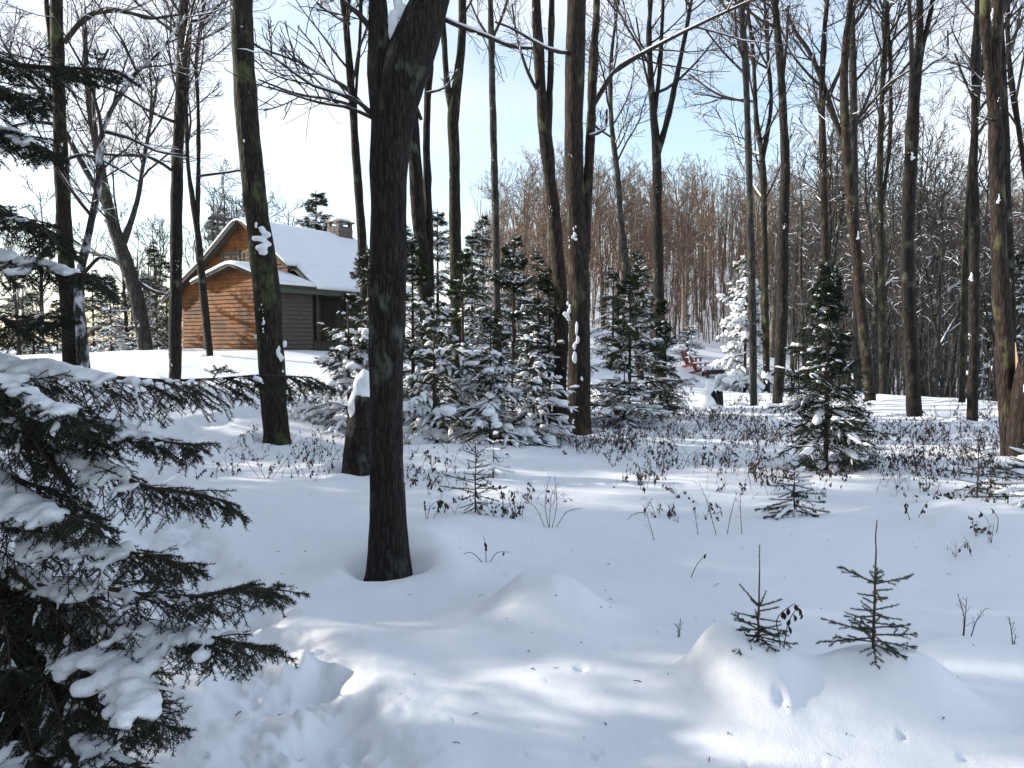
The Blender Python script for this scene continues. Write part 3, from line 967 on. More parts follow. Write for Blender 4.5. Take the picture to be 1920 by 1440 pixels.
def sprays(r, P1, n2, n3, l2f, l3, ang=50, droop=0.25, s0=0.15, flat=0.35):
    """side twigs (and twigs on these) of boughs P1 (N,K,3); flat fans drooping a little"""
    N1, K1 = P1.shape[:2]
    t = s0 + (1.0 - s0) * (np.arange(n2)[None] + r.random((N1, n2))) / n2
    f = t * (K1 - 1)
    i0 = np.clip(f.astype(int), 0, K1 - 2)
    a = (f - i0)[..., None]
    row = np.arange(N1)[:, None]
    pos = P1[row, i0] * (1 - a) + P1[row, i0 + 1] * a
    tan = norm(P1[row, i0 + 1] - P1[row, i0])
    side = norm(np.cross(tan, np.array([0, 0, 1.0])))
    sg = np.where(np.arange(n2) % 2 == 0, 1.0, -1.0)[None, :, None]
    an = np.radians(ang + r.uniform(-14, 14, t.shape))[..., None]
    d = norm(np.cos(an) * tan + np.sin(an) * side * sg + r.normal(size=tan.shape) * flat * np.array([0.3, 0.3, 1.0]) - np.array([0, 0, droop]))
    blen = np.linalg.norm(P1[:, -1] - P1[:, 0], axis=1)[:, None]
    ln = blen * l2f * (1.08 - t) * r.uniform(0.65, 1.2, t.shape) + l3 * 0.7
    K = 4
    C = np.zeros((N1, n2, K, 3))
    C[:, :, 0] = pos
    for k in range(1, K):
        d = norm(d + 0.10 * tan - np.array([0, 0, droop * 0.25]))
        C[:, :, k] = C[:, :, k - 1] + d * (ln / (K - 1))[..., None]
    P2 = C.reshape(-1, K, 3)
    # third order
    N2 = len(P2)
    t = 0.15 + 0.8 * (np.arange(n3)[None] + r.random((N2, n3))) / n3
    f = t * (K - 1)
    i0 = np.clip(f.astype(int), 0, K - 2)
    a = (f - i0)[..., None]
    row = np.arange(N2)[:, None]
    pos = P2[row, i0] * (1 - a) + P2[row, i0 + 1] * a
    tan = norm(P2[row, i0 + 1] - P2[row, i0])
    side = norm(np.cross(tan, np.array([0, 0, 1.0])))
    sg = np.where(np.arange(n3) % 2 == 0, 1.0, -1.0)[None, :, None]
    d = norm(0.7 * tan + 0.65 * side * sg + r.normal(size=tan.shape) * flat * 0.6 - np.array([0, 0, droop * 0.8]))
    l2 = np.linalg.norm(P2[:, -1] - P2[:, 0], axis=1)[:, None]
    ln = (np.minimum(l3, l2 * 0.6) * (1.1 - 0.6 * t) * r.uniform(0.6, 1.2, t.shape))[..., None]
    P3 = np.stack([pos, pos + d * ln * 0.5, pos + d * ln - np.array([0, 0, droop * 0.15]) * ln], -2).reshape(-1, 3, 3)
    return P2, P3


def snow_runs(S, P, rad, r, squash=(1, 1, 0.62), sides=7, seed=0, k=9, lift=0.45, rough=0.25):
    """lumpy snow lying along curves P; rad (N,) thickness"""
    n = len(P)
    if not n:
        return
    idx = np.linspace(0, P.shape[1] - 1, k)
    i0 = np.clip(idx.astype(int), 0, P.shape[1] - 2)
    a = (idx - i0)[None, :, None]
    Q = P[:, i0] * (1 - a) + P[:, i0 + 1] * a
    bell = np.clip(np.sin(np.linspace(0.03, 0.985, k) * math.pi), 0.02, 1) ** 0.45
    R = rad[:, None] * bell[None] * r.uniform(0.65, 1.25, (n, k))
    R[:, 0] *= 0.3
    R[:, -1] *= 0.3
    Q = Q + np.array([0, 0, 1.0]) * (R * lift)[..., None]
    S.tubes(Q, R, sides, squash=squash)
    V = S.v[-1]
    C = np.repeat(Q.reshape(-1, 3), sides, axis=0)
    V += (V - C) * (rough * fbm(V * (0.55 / max(0.02, float(np.mean(rad)))), 2, seed))[:, None]


def conifer(r, H, Rb, whorls, per, n2, n3, l3, needles, nl, nw, snow=0.06, snow_p=0.6, twig_snow=0.02, twig_p=0.3,
            e_top=40, e_bot=-5, droop=0.35, p=0.85, z0=0.03, trunk_r=None, lean=0.0, per_len=True, tip=0.0, drop=0.15):
    """arrays of one conifer standing at the origin: trunk, needles and snow"""
    Tg, Ng, Sg = Geo(), Geo(), Geo()
    tr = trunk_r or (0.012 * H + 0.008)
    ax = np.array([[lean * s * s * H, 0, s * H] for s in np.linspace(0, 1, 8)])
    ax[0, 2] = -0.3
    Tg.tubes(ax, np.linspace(tr, tr * 0.12 + 0.002, 8), 8)
    rows = []
    for i in range(whorls):
        s = z0 + (1 - z0 - tip) * ((i + r.uniform(-0.25, 0.25)) / whorls)
        s = min(max(s, z0), 0.985)
        ln = Rb * (1 - s) ** p + 0.03 * H * 0.5
        for k in range(per):
            s = min(0.985, max(z0, s + r.normal() * 0.45 / whorls))
            ln = Rb * (1 - s) ** p + 0.03 * H * 0.5
            rows.append((s, ln * r.uniform(0.5, 1.2), 2 * math.pi * (k + r.random() * 0.8) / per + i * 2.1, e_bot + (e_top - e_bot) * s + r.uniform(-16, 16)))
    rows = np.array(rows)
    rows = rows[r.random(len(rows)) > drop]
    s, ln, az, el = rows.T
    ph = r.uniform(0, 6.3, 3)
    ln = ln * (1 + 0.22 * np.sin(az + ph[0] + s * 3) + 0.18 * np.sin(2 * az + ph[1] - s * 5) + 0.12 * np.sin(9 * s + ph[2]))
    el = np.radians(el)
    K = 7
    u = np.linspace(0, 1, K)[None]
    hor = ln[:, None] * u * np.cos(el)[:, None]
    ver = ln[:, None] * (u * np.sin(el)[:, None] - droop * u ** 2 + 0.18 * u ** 4)
    P1 = np.stack([np.cos(az)[:, None] * hor + lean * (s * s * H)[:, None], np.sin(az)[:, None] * hor, (s * H)[:, None] + ver], -1)
    P1 += r.normal(size=P1.shape) * 0.012 * ln[:, None, None] * u[..., None]
    Tg.tubes(P1, (0.010 * ln[:, None] + 0.002) * (1.15 - u), 4)
    P2, P3 = sprays(r, P1, n2, n3, 0.42, l3, droop=droop * 0.6)
    Tg.tubes(P2[:, ::3], np.full((len(P2), 2), 0.0022 + 0.0008 * H), 3)
    spikes(Ng, P1, None, needles * 4, nl, nw, r)
    spikes(Ng, P2, None, needles * 2, nl, nw, r)
    spikes(Ng, P3, None, needles, nl, nw, r)
    # leader
    lead = np.array([[[lean * H, 0, 0.90 * H], [lean * H, 0, 0.95 * H], [lean * H, 0, H]]])
    spikes(Ng, lead, None, needles * 4, nl, nw, r)
    for piece in range(3):
        k = r.random(len(P1)) < snow_p * (1.15 - 0.65 * s)
        if k.any() and snow:
            a0 = (0.18 + 0.27 * piece + r.uniform(-0.08, 0.08, k.sum()))[:, None]
            tt = (a0 + r.uniform(0.16, 0.42, k.sum())[:, None] * np.linspace(0, 1, 5)[None]).clip(0, 1) * (K - 1)
            j0 = np.clip(tt.astype(int), 0, K - 2)
            fr = (tt - j0)[..., None]
            Pk = P1[k]
            rw = np.arange(len(Pk))[:, None]
            Q = Pk[rw, j0] * (1 - fr) + Pk[rw, j0 + 1] * fr
            Q = Q + r.normal(size=(len(Q), 1, 3)) * snow * 0.35
            snow_runs(Sg, Q, snow * r.uniform(0.35, 1.25, k.sum()) * np.clip(ln[k] / Rb + 0.35, 0.4, 1.1), r, seed=3 + piece, k=6, rough=0.5)
    k = r.random(len(P2)) < twig_p * (1.2 - 0.7 * np.repeat(s, n2))
    if k.any() and twig_snow:
        l2 = np.linalg.norm(P2[k][:, -1] - P2[k][:, 0], axis=1)
        snow_runs(Sg, P2[k], np.minimum(twig_snow * r.uniform(0.5, 1.3, k.sum()), l2 * 0.3), r, sides=5, k=5, seed=7)
    return Tg, Ng, Sg


def put_conifer(name, label, cat, arr, loc, needle, group=None, rz=0.0, sc=1.0):
    t = thing(name, label, cat, loc, group, rz)
    t.scale = (sc, sc, sc)
    arr[0].build('trunk', M['spruce_bark'], t)
    arr[1].build('foliage', needle, t, kind='stuff', smooth=False)
    if arr[2].v:
        arr[2].build('snow_load', M['snow_load'], t, kind='stuff')
    return t


# young snow-laden spruces in the middle: (u, v of the foot, height px, half width px, kind, label)
rc = np.random.default_rng(41)
PROTO = {}


def mid(kind):
    """a young spruce 2.6 m high; three kinds: laden, plain, slim"""
    a = dict(laden=dict(Rb=1.25, whorls=14, per=6, snow=0.105, snow_p=0.62, twig_snow=0.036, twig_p=0.40, droop=0.5, e_top=32, e_bot=2, drop=0.28),
             plain=dict(Rb=1.05, whorls=16, per=6, snow=0.055, snow_p=0.40, twig_snow=0.022, twig_p=0.28, droop=0.36, e_top=38, e_bot=0, drop=0.28),
             slim=dict(Rb=0.90, p=1.1, whorls=23, per=6, snow=0.050, snow_p=0.42, twig_snow=0.018, twig_p=0.26, droop=0.32, e_top=35, e_bot=-8, drop=0.14))[kind]
    return conifer(rc, 2.6, a.pop('Rb'), a.pop('whorls'), a.pop('per'), 14, 4, 0.12, 7, 0.036, 0.010, **a)


MIDS = [  # u, v foot, depth (None: where the foot meets the snow), height px, kind, needle, label
    (655, 800, None, 250, 'laden', 'needle', 'snow-laden spruce wedged behind the snow-capped stump, left of the big black trunk'),
    (815, 815, 12.2, 270, 'laden', 'needle_olive', 'broad snow-burdened spruce at the front left of the middle clump, touching the big black trunk'),
    (920, 842, 12.0, 250, 'laden', 'needle', 'low heavily snowed spruce at the front centre of the middle clump'),
    (1000, 825, 12.6, 225, 'laden', 'needle', 'snow-covered bushy spruce at the front right of the middle clump, near the dark split trunk'),
    (868, 800, 14.2, 330, 'plain', 'needle_olive', 'olive-green spruce behind the front row of the middle clump, under the tuning fork tree'),
    (962, 790, 14.8, 335, 'plain', 'needle', 'tallest frosted spruce of the middle clump, peaking between two slim trunks'),
    (775, 770, 16.0, 330, 'plain', 'needle_olive', 'greenish spruce showing just right of the big black trunk behind the clump'),
    (1030, 770, 15.8, 270, 'plain', 'needle_olive', 'green spruce peering out between the reddish tree and the dark split trunk'),
    (692, 720, 20.0, 260, 'plain', 'needle_olive', 'olive spruce in front of the cabin porch, left of the big black trunk'),
    (1180, 770, 16.0, 270, 'plain', 'needle_olive', 'green spruce tree left of the red chairs, its skirts buried in snow'),
    (1238, 765, 16.6, 200, 'slim', 'needle', 'dark narrow spruce overlapping the right side of the green spruce near the red chairs'),
    (1170, 790, 14.8, 110, 'laden', 'needle', 'small rounded spruce smothered in sunlit snow left of the stump with dark bark holes'),
    (1548, 872, 9.6, 385, 'slim', 'needle', 'tall free-standing dark spruce in the undergrowth at the right'),
    (1600, 880, 10.2, 130, 'laden', 'needle', 'low snowy spruce spreading at the right foot of the free-standing spruce'),
    (1290, 650, 46.0, 60, 'laden', 'needle', 'little snowy spruce at the edge of the hill wood behind the red chairs'),
]
_protos = {}
_cnt = {}
for u, v, Y, hp, kind, needle, label in MIDS:
    g = ground(u, v) if Y is None else pt(u, v, Y)
    z = hs(g[0], g[1])
    topz = pt(u, v - hp, g[1])[2]
    h = topz - z
    key = (kind, needle, _cnt.setdefault(kind, 0) % 2)
    _cnt[kind] += 1
    if key not in _protos:
        t = put_conifer('young_spruce', label, 'spruce', mid(kind), (g[0], g[1], z), M[needle], 'young spruces among the trunks', rng.uniform(0, 6.3), h / 2.6)
        _protos[key] = t
    else:
        t = dup(_protos[key], (g[0], g[1], z), rng.uniform(0, 6.3), h / 2.6, label)
    wide = {'laden': 1.0, 'plain': 0.9, 'slim': 0.86}[kind] * rng.uniform(0.92, 1.1)
    if label.startswith('small rounded'):
        wide = 1.75
    t.scale = (h / 2.6 * wide, h / 2.6 * wide, h / 2.6)

# sunlit pale snow-covered spruce beside the slim pale trunk, and the tall ones far behind
rf = np.random.default_rng(52)
tall_a = conifer(rf, 10.0, 2.3, 22, 6, 9, 3, 0.36, 8, 0.12, 0.022, snow=0.16, snow_p=0.75, twig_snow=0.07, twig_p=0.4, droop=0.35, e_top=30, e_bot=-12, z0=0.05)
tall_b = conifer(rf, 10.0, 2.6, 20, 6, 9, 3, 0.36, 8, 0.12, 0.022, snow=0.11, snow_p=0.5, twig_snow=0.05, twig_p=0.25, droop=0.42, e_top=30, e_bot=-15, z0=0.04)
frost = conifer(rf, 6.0, 1.5, 20, 7, 10, 4, 0.24, 6, 0.07, 0.014, snow=0.19, snow_p=0.95, twig_snow=0.075, twig_p=0.75, droop=0.5, e_top=30, e_bot=-8, z0=0.04, p=0.6)
fx = pt(1397, 672, 31.0)
fz = hs(fx[0], fx[1])
t = put_conifer('frosted_spruce', 'pale spruce caked in sunlit snow beside the slim pale trunk, right of the red chairs', 'spruce', frost, (fx[0], fx[1], fz), M['needle_olive'])
hsc = (pt(1388, 478, 31.0)[2] - fz) / 6.0
t.scale = (hsc * 1.0, hsc * 1.0, hsc)
FAR = [  # u, v top, depth, proto, label
    (592, 357, 52, 'a', 'snowy pointed spruce rising behind the cabin roof next to the chimney'),
    (408, 388, 56, 'b', 'dark spruce rising behind the left slope of the cabin roof'),
    (288, 452, 52, 'b', 'dark spruce between the leaning grey tree and the trunk before the cabin'),
    (245, 500, 50, 'b', 'lower dark spruce behind the leaning grey tree'),
    (205, 520, 47, 'a', 'frosted spruce behind the crooked snow-plastered tree'),
    (60, 540, 44, 'b', 'dark spruce behind the foreground boughs at the far left edge'),
    (105, 560, 46, 'a', 'frosted spruce just left of the mossy straight trunk, beyond the snow crest'),
    (205, 512, 33.5, 'a', 'frosted spruce standing on the crest nearest the leaning grey tree'),
    (292, 530, 36.0, 'b', 'short dark spruce crowding the far left corner of the cabin'),
    (172, 505, 48, 'b', 'dark spruce behind the crooked snow-plastered tree, taller of the pair there'),
    (268, 520, 44, 'a', 'frosted spruce tucked behind the foot of the leaning grey tree'),
    (310, 478, 58, 'b', 'dark spruce just left of the straight trunk before the cabin'),
    (28, 500, 50, 'b', 'dark spruce glimpsed through the foreground boughs at the extreme left'),
    (140, 545, 43, 'b', 'dark spruce right behind the mossy straight trunk'),
    (320, 560, 50, 'b', 'short dark spruce at the left corner of the cabin'),
    (820, 392, 40, 'a', 'tall frosted spruce behind the clump, left of the tuning fork tree'),
    (885, 430, 44, 'b', 'tall dark spruce behind the clump, right of the tuning fork tree'),
    (905, 400, 50, 'a', 'frosted spruce tip showing left of the slim straight grey trunk'),
    (965, 440, 38, 'a', 'frosted spruce behind the clump, right of the slim straight grey trunk'),
    (1010, 470, 42, 'b', 'dark spruce behind the reddish two-stemmed tree'),
    (755, 420, 42, 'b', 'dark spruce hidden mostly by the big black trunk, right of the chimney'),
    (1150, 500, 38, 'b', 'dark spruce on the rise between the split trunk and the open fork'),
    (1195, 470, 47, 'a', 'frosted spruce at the foot of the hill behind the green spruce'),
    (1580, 480, 42, 'b', 'dark spruce left of the leaning red-brown trunk'),
    (1900, 470, 34, 'a', 'frosted spruce behind the shaggy trunk at the right edge'),
]
fp = {}
for u, v, Y, k, label in FAR:
    x = pt(u, v, Y)
    z = hs(x[0], x[1]) - 0.1
    h = (x[2] - z) / 10.0
    if k not in fp:
        fp[k] = put_conifer('tall_spruce', label, 'spruce', tall_a if k == 'a' else tall_b, (x[0], x[1], z), M['needle'] if k == 'a' else M['needle_olive'], 'tall spruces beyond the clearing', rng.uniform(0, 6.3), h)
        t = fp[k]
    else:
        t = dup(fp[k], (x[0], x[1], z), rng.uniform(0, 6.3), h, label)
    wdt = h * (0.95 if h > 0.75 else 1.25) * (1.4 if u in (592, 408) else 1.0)
    t.scale = (wdt, wdt, h)

# the grove that goes on to the left of the picture and shades the hollow; gaps let sun through to a few spots
SPOTS = [ground(*q) for q in ((548, 1310), (620, 1385), (500, 1250), (975, 1150), (1850, 960), (1150, 820), (1700, 880), (1880, 600))]
rg_ = np.random.default_rng(23)
_dd = np.array([TO_SUN[0], TO_SUN[1]]) / math.hypot(TO_SUN[0], TO_SUN[1])
for Yg in np.r_[np.arange(-2.0, 9.5, 0.9), np.arange(9.5, 21.5, 1.25)]:
    for lane in range(2):
        if rg_.random() < (0.0 if Yg < 9 else 0.25):
            continue
        for attempt in range(6):
            yy = Yg + rg_.uniform(-0.7, 0.7)
            xx = -(0.66 * max(yy, 0) + 3.3 + lane * 2.6 + rg_.uniform(0, 1.6))
            hh = rg_.uniform(7.0, 10.5) if yy < 13 else rg_.uniform(4.5, 7.5)
            bad = False
            for si, sp in enumerate(SPOTS):
                w_ = np.array([xx, yy]) - sp[:2]
                al = w_ @ _dd
                pe = abs(w_[0] * _dd[1] - w_[1] * _dd[0])
                zr = sp[2] + al * math.tan(SUN_EL)
                if al > 0 and zr < hh and pe < ((0.115, 0.09, 0.09, 0.05)[si] if si < 4 else 0.24) * (hh - zr) + 0.10:
                    bad = True
            if not bad:
                if math.hypot(xx + 6.9, yy - 3.8) < 0.35:
                    break                                # a gap in the grove: the trail gets its sun through here
                if math.hypot(xx + 11.5, yy - 6.8) < 0.35:
                    hh = 6.2
                dup(fp['b' if rg_.random() < 0.7 else 'a'], (xx, yy, hz(xx, yy) - 0.1), rg_.uniform(0, 6.3), hh / 10.0, 'one of the dark spruces of the grove on the shady left side', 'spruces of the grove left of the clearing')
                break

# ------------------------------------------------------------------ the near spruce at the left edge: traced boughs with drooping twigs
rs_ = np.random.default_rng(77)
NEAR_T = np.array([-1.98, 2.75])
BOUGHS = [  # [(u, v)...], depth at tip, snow radius px at places [(s, r)], needle hang, width
    ([(-160, 90), (0, 112), (60, 124), (120, 127), (165, 129), (222, 133)], 2.45, [], 0.5),
    ([(-160, 60), (-60, 120), (0, 165), (30, 185), (58, 200)], 2.2, [], 0.5),
    ([(-170, 190), (-40, 232), (20, 250), (60, 268), (92, 290)], 2.3, [(0.45, 20), (0.75, 16)], 0.55),
    ([(-170, 360), (0, 396), (50, 412), (90, 440), (118, 470)], 2.3, [(0.6, 10)], 0.6),
    ([(-170, 470), (0, 485), (70, 492), (140, 508), (205, 534)], 2.4, [(0.35, 22), (0.55, 20), (0.75, 14)], 0.7),
    ([(-150, 575), (0, 596), (60, 602), (115, 607)], 2.35, [(0.5, 8)], 0.4),
    ([(-160, 640), (0, 672), (100, 690), (200, 706), (300, 713), (400, 711), (490, 704), (585, 708)], 2.35, [(0.25, 22), (0.33, 26), (0.42, 20), (0.52, 16), (0.64, 10), (0.72, 10), (0.8, 7)], 0.95),
    ([(-160, 650), (-40, 690), (40, 725), (110, 770), (170, 800)], 2.1, [(0.5, 26), (0.75, 22)], 0.7),
    ([(-120, 760), (0, 792), (150, 788), (240, 806), (300, 826), (372, 836)], 2.3, [(0.3, 20), (0.55, 14), (0.72, 19), (0.82, 13)], 0.8),
    ([(-120, 800), (20, 828), (130, 846), (210, 886), (290, 916), (370, 926), (440, 946)], 2.25, [(0.2, 18), (0.45, 20), (0.56, 26), (0.64, 16)], 0.9),
    ([(-120, 880), (0, 918), (60, 950), (130, 968), (185, 988)], 2.05, [(0.42, 40), (0.55, 42), (0.68, 28)], 0.7),
    ([(-100, 960), (40, 1000), (130, 1018), (230, 1034), (300, 1046), (352, 1062)], 2.15, [(0.4, 30), (0.55, 30), (0.68, 20)], 0.7),
    ([(-80, 1060), (60, 1088), (180, 1100), (290, 1118), (380, 1118), (450, 1102), (532, 1107)], 2.1, [(0.3, 26), (0.42, 30), (0.55, 14), (0.68, 9)], 0.6),
    ([(-60, 1100), (90, 1130), (200, 1165), (290, 1185), (370, 1190), (430, 1202), (492, 1220)], 2.0, [(0.35, 30), (0.47, 42), (0.58, 44), (0.68, 42), (0.76, 34)], 0.75),
    ([(-60, 1160), (60, 1190), (150, 1220), (220, 1240), (260, 1290), (250, 1340)], 1.95, [(0.5, 34), (0.62, 44), (0.74, 50), (0.86, 46), (0.95, 34)], 0.7),
    ([(-60, 1200), (60, 1240), (150, 1290), (230, 1330), (312, 1362)], 1.95, [(0.4, 14)], 0.8),
    ([(-60, 1290), (40, 1330), (120, 1370), (190, 1410), (245, 1446)], 1.85, [(0.55, 22), (0.75, 30)], 0.8),
    ([(-80, 1340), (0, 1390), (60, 1440), (100, 1480)], 1.8, [(0.35, 50), (0.55, 40)], 0.8),
    ([(-100, 1020), (20, 1070), (90, 1130), (140, 1200), (170, 1270)], 2.25, [(0.3, 14)], 1.0),
    ([(-100, 1100), (0, 1160), (60, 1230), (100, 1310), (120, 1380)], 2.15, [(0.35, 12)], 1.0),
    ([(-100, 1180), (-20, 1250), (30, 1320), (60, 1400), (70, 1470)], 2.05, [], 1.0),
    ([(-120, 690), (-30, 740), (40, 800), (80, 850), (110, 900)], 2.35, [(0.6, 10)], 1.0),
    ([(-120, 820), (-20, 870), (50, 905), (120, 930), (160, 960)], 2.4, [(0.5, 12)], 1.0),
    ([(-90, 1060), (10, 1110), (70, 1180), (130, 1260), (150, 1330)], 2.3, [], 1.0),
    ([(-90, 1120), (0, 1200), (40, 1290), (90, 1380), (130, 1450)], 2.25, [(0.5, 10)], 1.0),
    ([(-90, 1040), (20, 1075), (110, 1110), (190, 1160), (240, 1215)], 2.3, [], 1.0),
    ([(-90, 1200), (-10, 1290), (20, 1370), (30, 1450)], 2.2, [], 1.0),
    ([(-90, 1180), (40, 1250), (120, 1310), (180, 1380), (200, 1440)], 2.3, [], 1.0),
    ([(-110, 720), (0, 745), (70, 770), (140, 800), (190, 830)], 2.45, [], 0.9),
    ([(-110, 1000), (-20, 1080), (10, 1170), (20, 1260)], 2.3, [], 1.0),
]
nz = hs(*NEAR_T)
near = thing('foreground_spruce', 'big dark spruce reaching snow-padded boughs into the left edge, nearest of all the conifers', 'spruce', (NEAR_T[0], NEAR_T[1], nz))
nloc = (NEAR_T[0], NEAR_T[1], nz)
A = Geo()
bark_tube(A, [(NEAR_T[0], NEAR_T[1], nz - 0.3), (NEAR_T[0] - 0.03, NEAR_T[1], 2.0), (NEAR_T[0] - 0.02, NEAR_T[1] + 0.02, 4.2), (NEAR_T[0], NEAR_T[1], 5.6)], [0.085, 0.06, 0.03, 0.008], 12, 0.06, 0.006, 5)
A.build('trunk', M['spruce_bark'], near, loc=nloc)


def near_bough(P, hang, snow, seed, dens=1.0):
    r = np.random.default_rng(seed)
    W, Nd = Geo(), Geo()
    ln = np.linalg.norm(np.diff(P, axis=0), axis=1).sum()
    P, R = resample(P, np.linspace(0.011, 0.0022, len(P)), 0.03)
    W.tubes(P, R, 6)
    K1 = len(P)
    n2 = int(ln / 0.021)
    P2, P3 = sprays(r, P[None], n2, 7, 0.19, 0.08, ang=46, droop=0.42 * hang, s0=0.12, flat=0.35)
    W.tubes(P2, np.full(P2.shape[:2], 0.0018) * np.linspace(1.2, 0.7, P2.shape[1])[None], 4)
    W.tubes(P3[:, ::2], np.full((len(P3), 2), 0.0012), 3)
    spikes(Nd, P[None][:, int(K1 * 0.5):], None, int(ln * 300), 0.013, 0.0016, r, 0.55)
    spikes(Nd, P2, None, 56, 0.0125, 0.0022, r, 0.55)
    spikes(Nd, P3, None, 31, 0.012, 0.0022, r, 0.55, s0=0.0)
    return W, Nd, P, P2, P3


for bi, (uv, Yt, sn, hang) in enumerate(BOUGHS):
    n = len(uv)
    Ys = np.linspace(2.72, Yt, n)
    P = np.array([pt(u, v, y) for (u, v), y in zip(uv, Ys)])
    P[0] = [NEAR_T[0], NEAR_T[1], P[0][2] + 0.10]
    W, Nd, Pf, P2, P3 = near_bough(P, hang, sn, 900 + bi)
    b = W.build('bough', M['spruce_bark'], near, loc=nloc)
    Nd.build('needles', M['needle_near'], b, smooth=False, kind='stuff', loc=nloc)
    S = Geo()
    r = np.random.default_rng(300 + bi)
    vi, fi = ico(2)
    for s, rp in sn:
        k0 = int(np.clip(s * (len(Pf) - 1), 0, len(Pf) - 1))
        rad = (1.12 if rp < 32 else 0.86) * rp / FPX * Pf[k0][1]
        for _ in range(24):
            k = int(np.clip((s + r.normal() * 0.045) * (len(Pf) - 1), 0, len(Pf) - 1))
            q = rad * r.uniform(0.28, 0.62)
            lat = r.normal() * rad * 0.75
            c = Pf[k] + np.array([r.normal() * rad * 0.35, lat - 0.2 * rad, rad * 0.16 - abs(lat) * 0.45 + r.normal() * rad * 0.12])
            S.add(vi * np.array([1.35, 1.25, 0.75]) * q + c, fi)
    # snow lying on the twigs under the pads
    k = r.random(len(P2)) < 0.16
    if k.any():
        snow_runs(S, P2[k], np.full(k.sum(), 0.010) * r.uniform(0.6, 1.5, k.sum()), r, sides=6, k=6)
    if S.v:
        so = S.build('snow_pad', M['snow_load'], b, loc=nloc, kind='stuff')
        remesh(so, 0.0092, 10)
        me = so.data
        co = np.empty(len(me.vertices) * 3, np.float32)
        me.vertices.foreach_get('co', co)
        co = co.reshape(-1, 3)
        co = co + (0.006 * fbm(co * 45.0, 4, bi, 0.6))[:, None] * np.array([0.5, 0.5, 1.0])
        me.vertices.foreach_set('co', co.astype(np.float32).ravel())
        me.update()

# ------------------------------------------------------------------ saplings poking out of the snow
def sapling(label, u, v, vtop, spec, seed, lean=0.0, Y=None, needle='needle_young', leader=0.30, snowy=0.0, nl=0.012, name='spruce_sapling'):
    """spec: [(height 0..1, n, length px, elevation deg)]"""
    r = np.random.default_rng(seed)
    g = ground(u, v) if Y is None else pt(u, v, Y)
    z = hs(g[0], g[1])
    Yd = g[1]
    H = pt(u, vtop, Yd)[2] - z
    px = Yd / FPX
    t = thing(name, label, 'sapling', (g[0], g[1], z))
    W, Nd, S = Geo(), Geo(), Geo()
    ax = np.array([[lean * s * H, 0, s * H] for s in np.linspace(0, 1, 9)])
    ax[0, 2] = -0.1
    ax[1:, :2] += r.normal(size=(8, 2)) * 0.003 * H
    W.tubes(ax, np.linspace(0.008, 0.0022, 9) * max(0.6, H / 0.6), 6)
    spikes(Nd, ax[None], None, int(H * 420), nl * 0.75, 0.0022, r, 0.8, s0=0.1)
    rows = []
    for hf, n, lp, el in spec:
        a0 = r.uniform(0, 6.3)
        for k in range(n):
            rows.append((hf + r.uniform(-0.015, 0.015), lp * px * r.uniform(0.75, 1.15), a0 + 2 * math.pi * (k + r.uniform(-0.2, 0.2)) / n, math.radians(el + r.uniform(-10, 10))))
    for hf, ln, az, el in rows:
        s = np.linspace(0, 1, 6)
        hor = ln * s * math.cos(el)
        P = np.stack([lean * hf * H + math.cos(az) * hor, math.sin(az) * hor, hf * H + ln * (s * math.sin(el) - 0.12 * s ** 2 + 0.10 * s ** 3)], -1)
        W.tubes(P, np.linspace(0.0035, 0.0015, 6), 4)
        spikes(Nd, P[None], None, int(ln * 1100) + 12, nl, 0.0022, r, 0.62)
        if ln > 55 * px:
            P2, P3 = sprays(r, P[None], 6, 1, 0.30, 0.03, ang=45, droop=0.05, s0=0.25, flat=0.2)
            W.tubes(P2, np.full(P2.shape[:2], 0.0014), 3)
            spikes(Nd, P2, None, 60, nl, 0.0022, r, 0.62)
        if snowy and r.random() < snowy:
            snow_runs(S, P[None], np.array([0.02 * r.uniform(0.6, 1.4)]), r)
    W.build('stem', M['spruce_bark'], t)
    Nd.build('foliage', M[needle], t, kind='stuff', smooth=False)
    if S.v:
        S.build('snow_load', M['snow_load'], t, kind='stuff')
    return t


sapling('spruce sapling with the tallest bare leader, on the snow hump at the lower right', 1635, 1312, 975,
        [(0.50, 4, 62, 22), (0.46, 2, 55, 5), (0.41, 3, 30, 15), (0.36, 3, 30, 10), (0.29, 4, 46, 12), (0.25, 3, 42, 8), (0.20, 4, 48, 6), (0.15, 3, 66, 12), (0.11, 3, 85, 6), (0.07, 4, 95, 0), (0.04, 3, 60, 0)], 5)
sapling('short spruce sapling half sunk in the snow hump, with a bare spike on top', 1420, 1300, 1022,
        [(0.36, 4, 50, 36), (0.33, 1, 40, 20), (0.24, 4, 42, 12), (0.17, 4, 50, 8), (0.12, 4, 60, 4), (0.08, 5, 75, -4), (0.05, 4, 66, -8), (0.02, 3, 60, -14)], 6)
sapling('spruce sapling with tiered whorls right of the big black trunk', 892, 975, 828,
        [(0.82, 4, 36, 30), (0.70, 3, 22, 15), (0.62, 3, 24, 12), (0.54, 3, 26, 10), (0.46, 4, 42, 14), (0.40, 3, 56, 16), (0.33, 4, 62, 10), (0.26, 4, 56, 6), (0.14, 5, 44, -12), (0.07, 4, 40, -20)], 8, nl=0.015)
sapling('small spruce with a snow cap just behind the sapling near the big black trunk', 925, 905, 800,
        [(0.85, 4, 12, 25), (0.7, 5, 20, 10), (0.55, 5, 26, 2), (0.42, 5, 32, -5), (0.3, 5, 38, -8), (0.18, 5, 40, -10)], 9, snowy=0.8, nl=0.02)
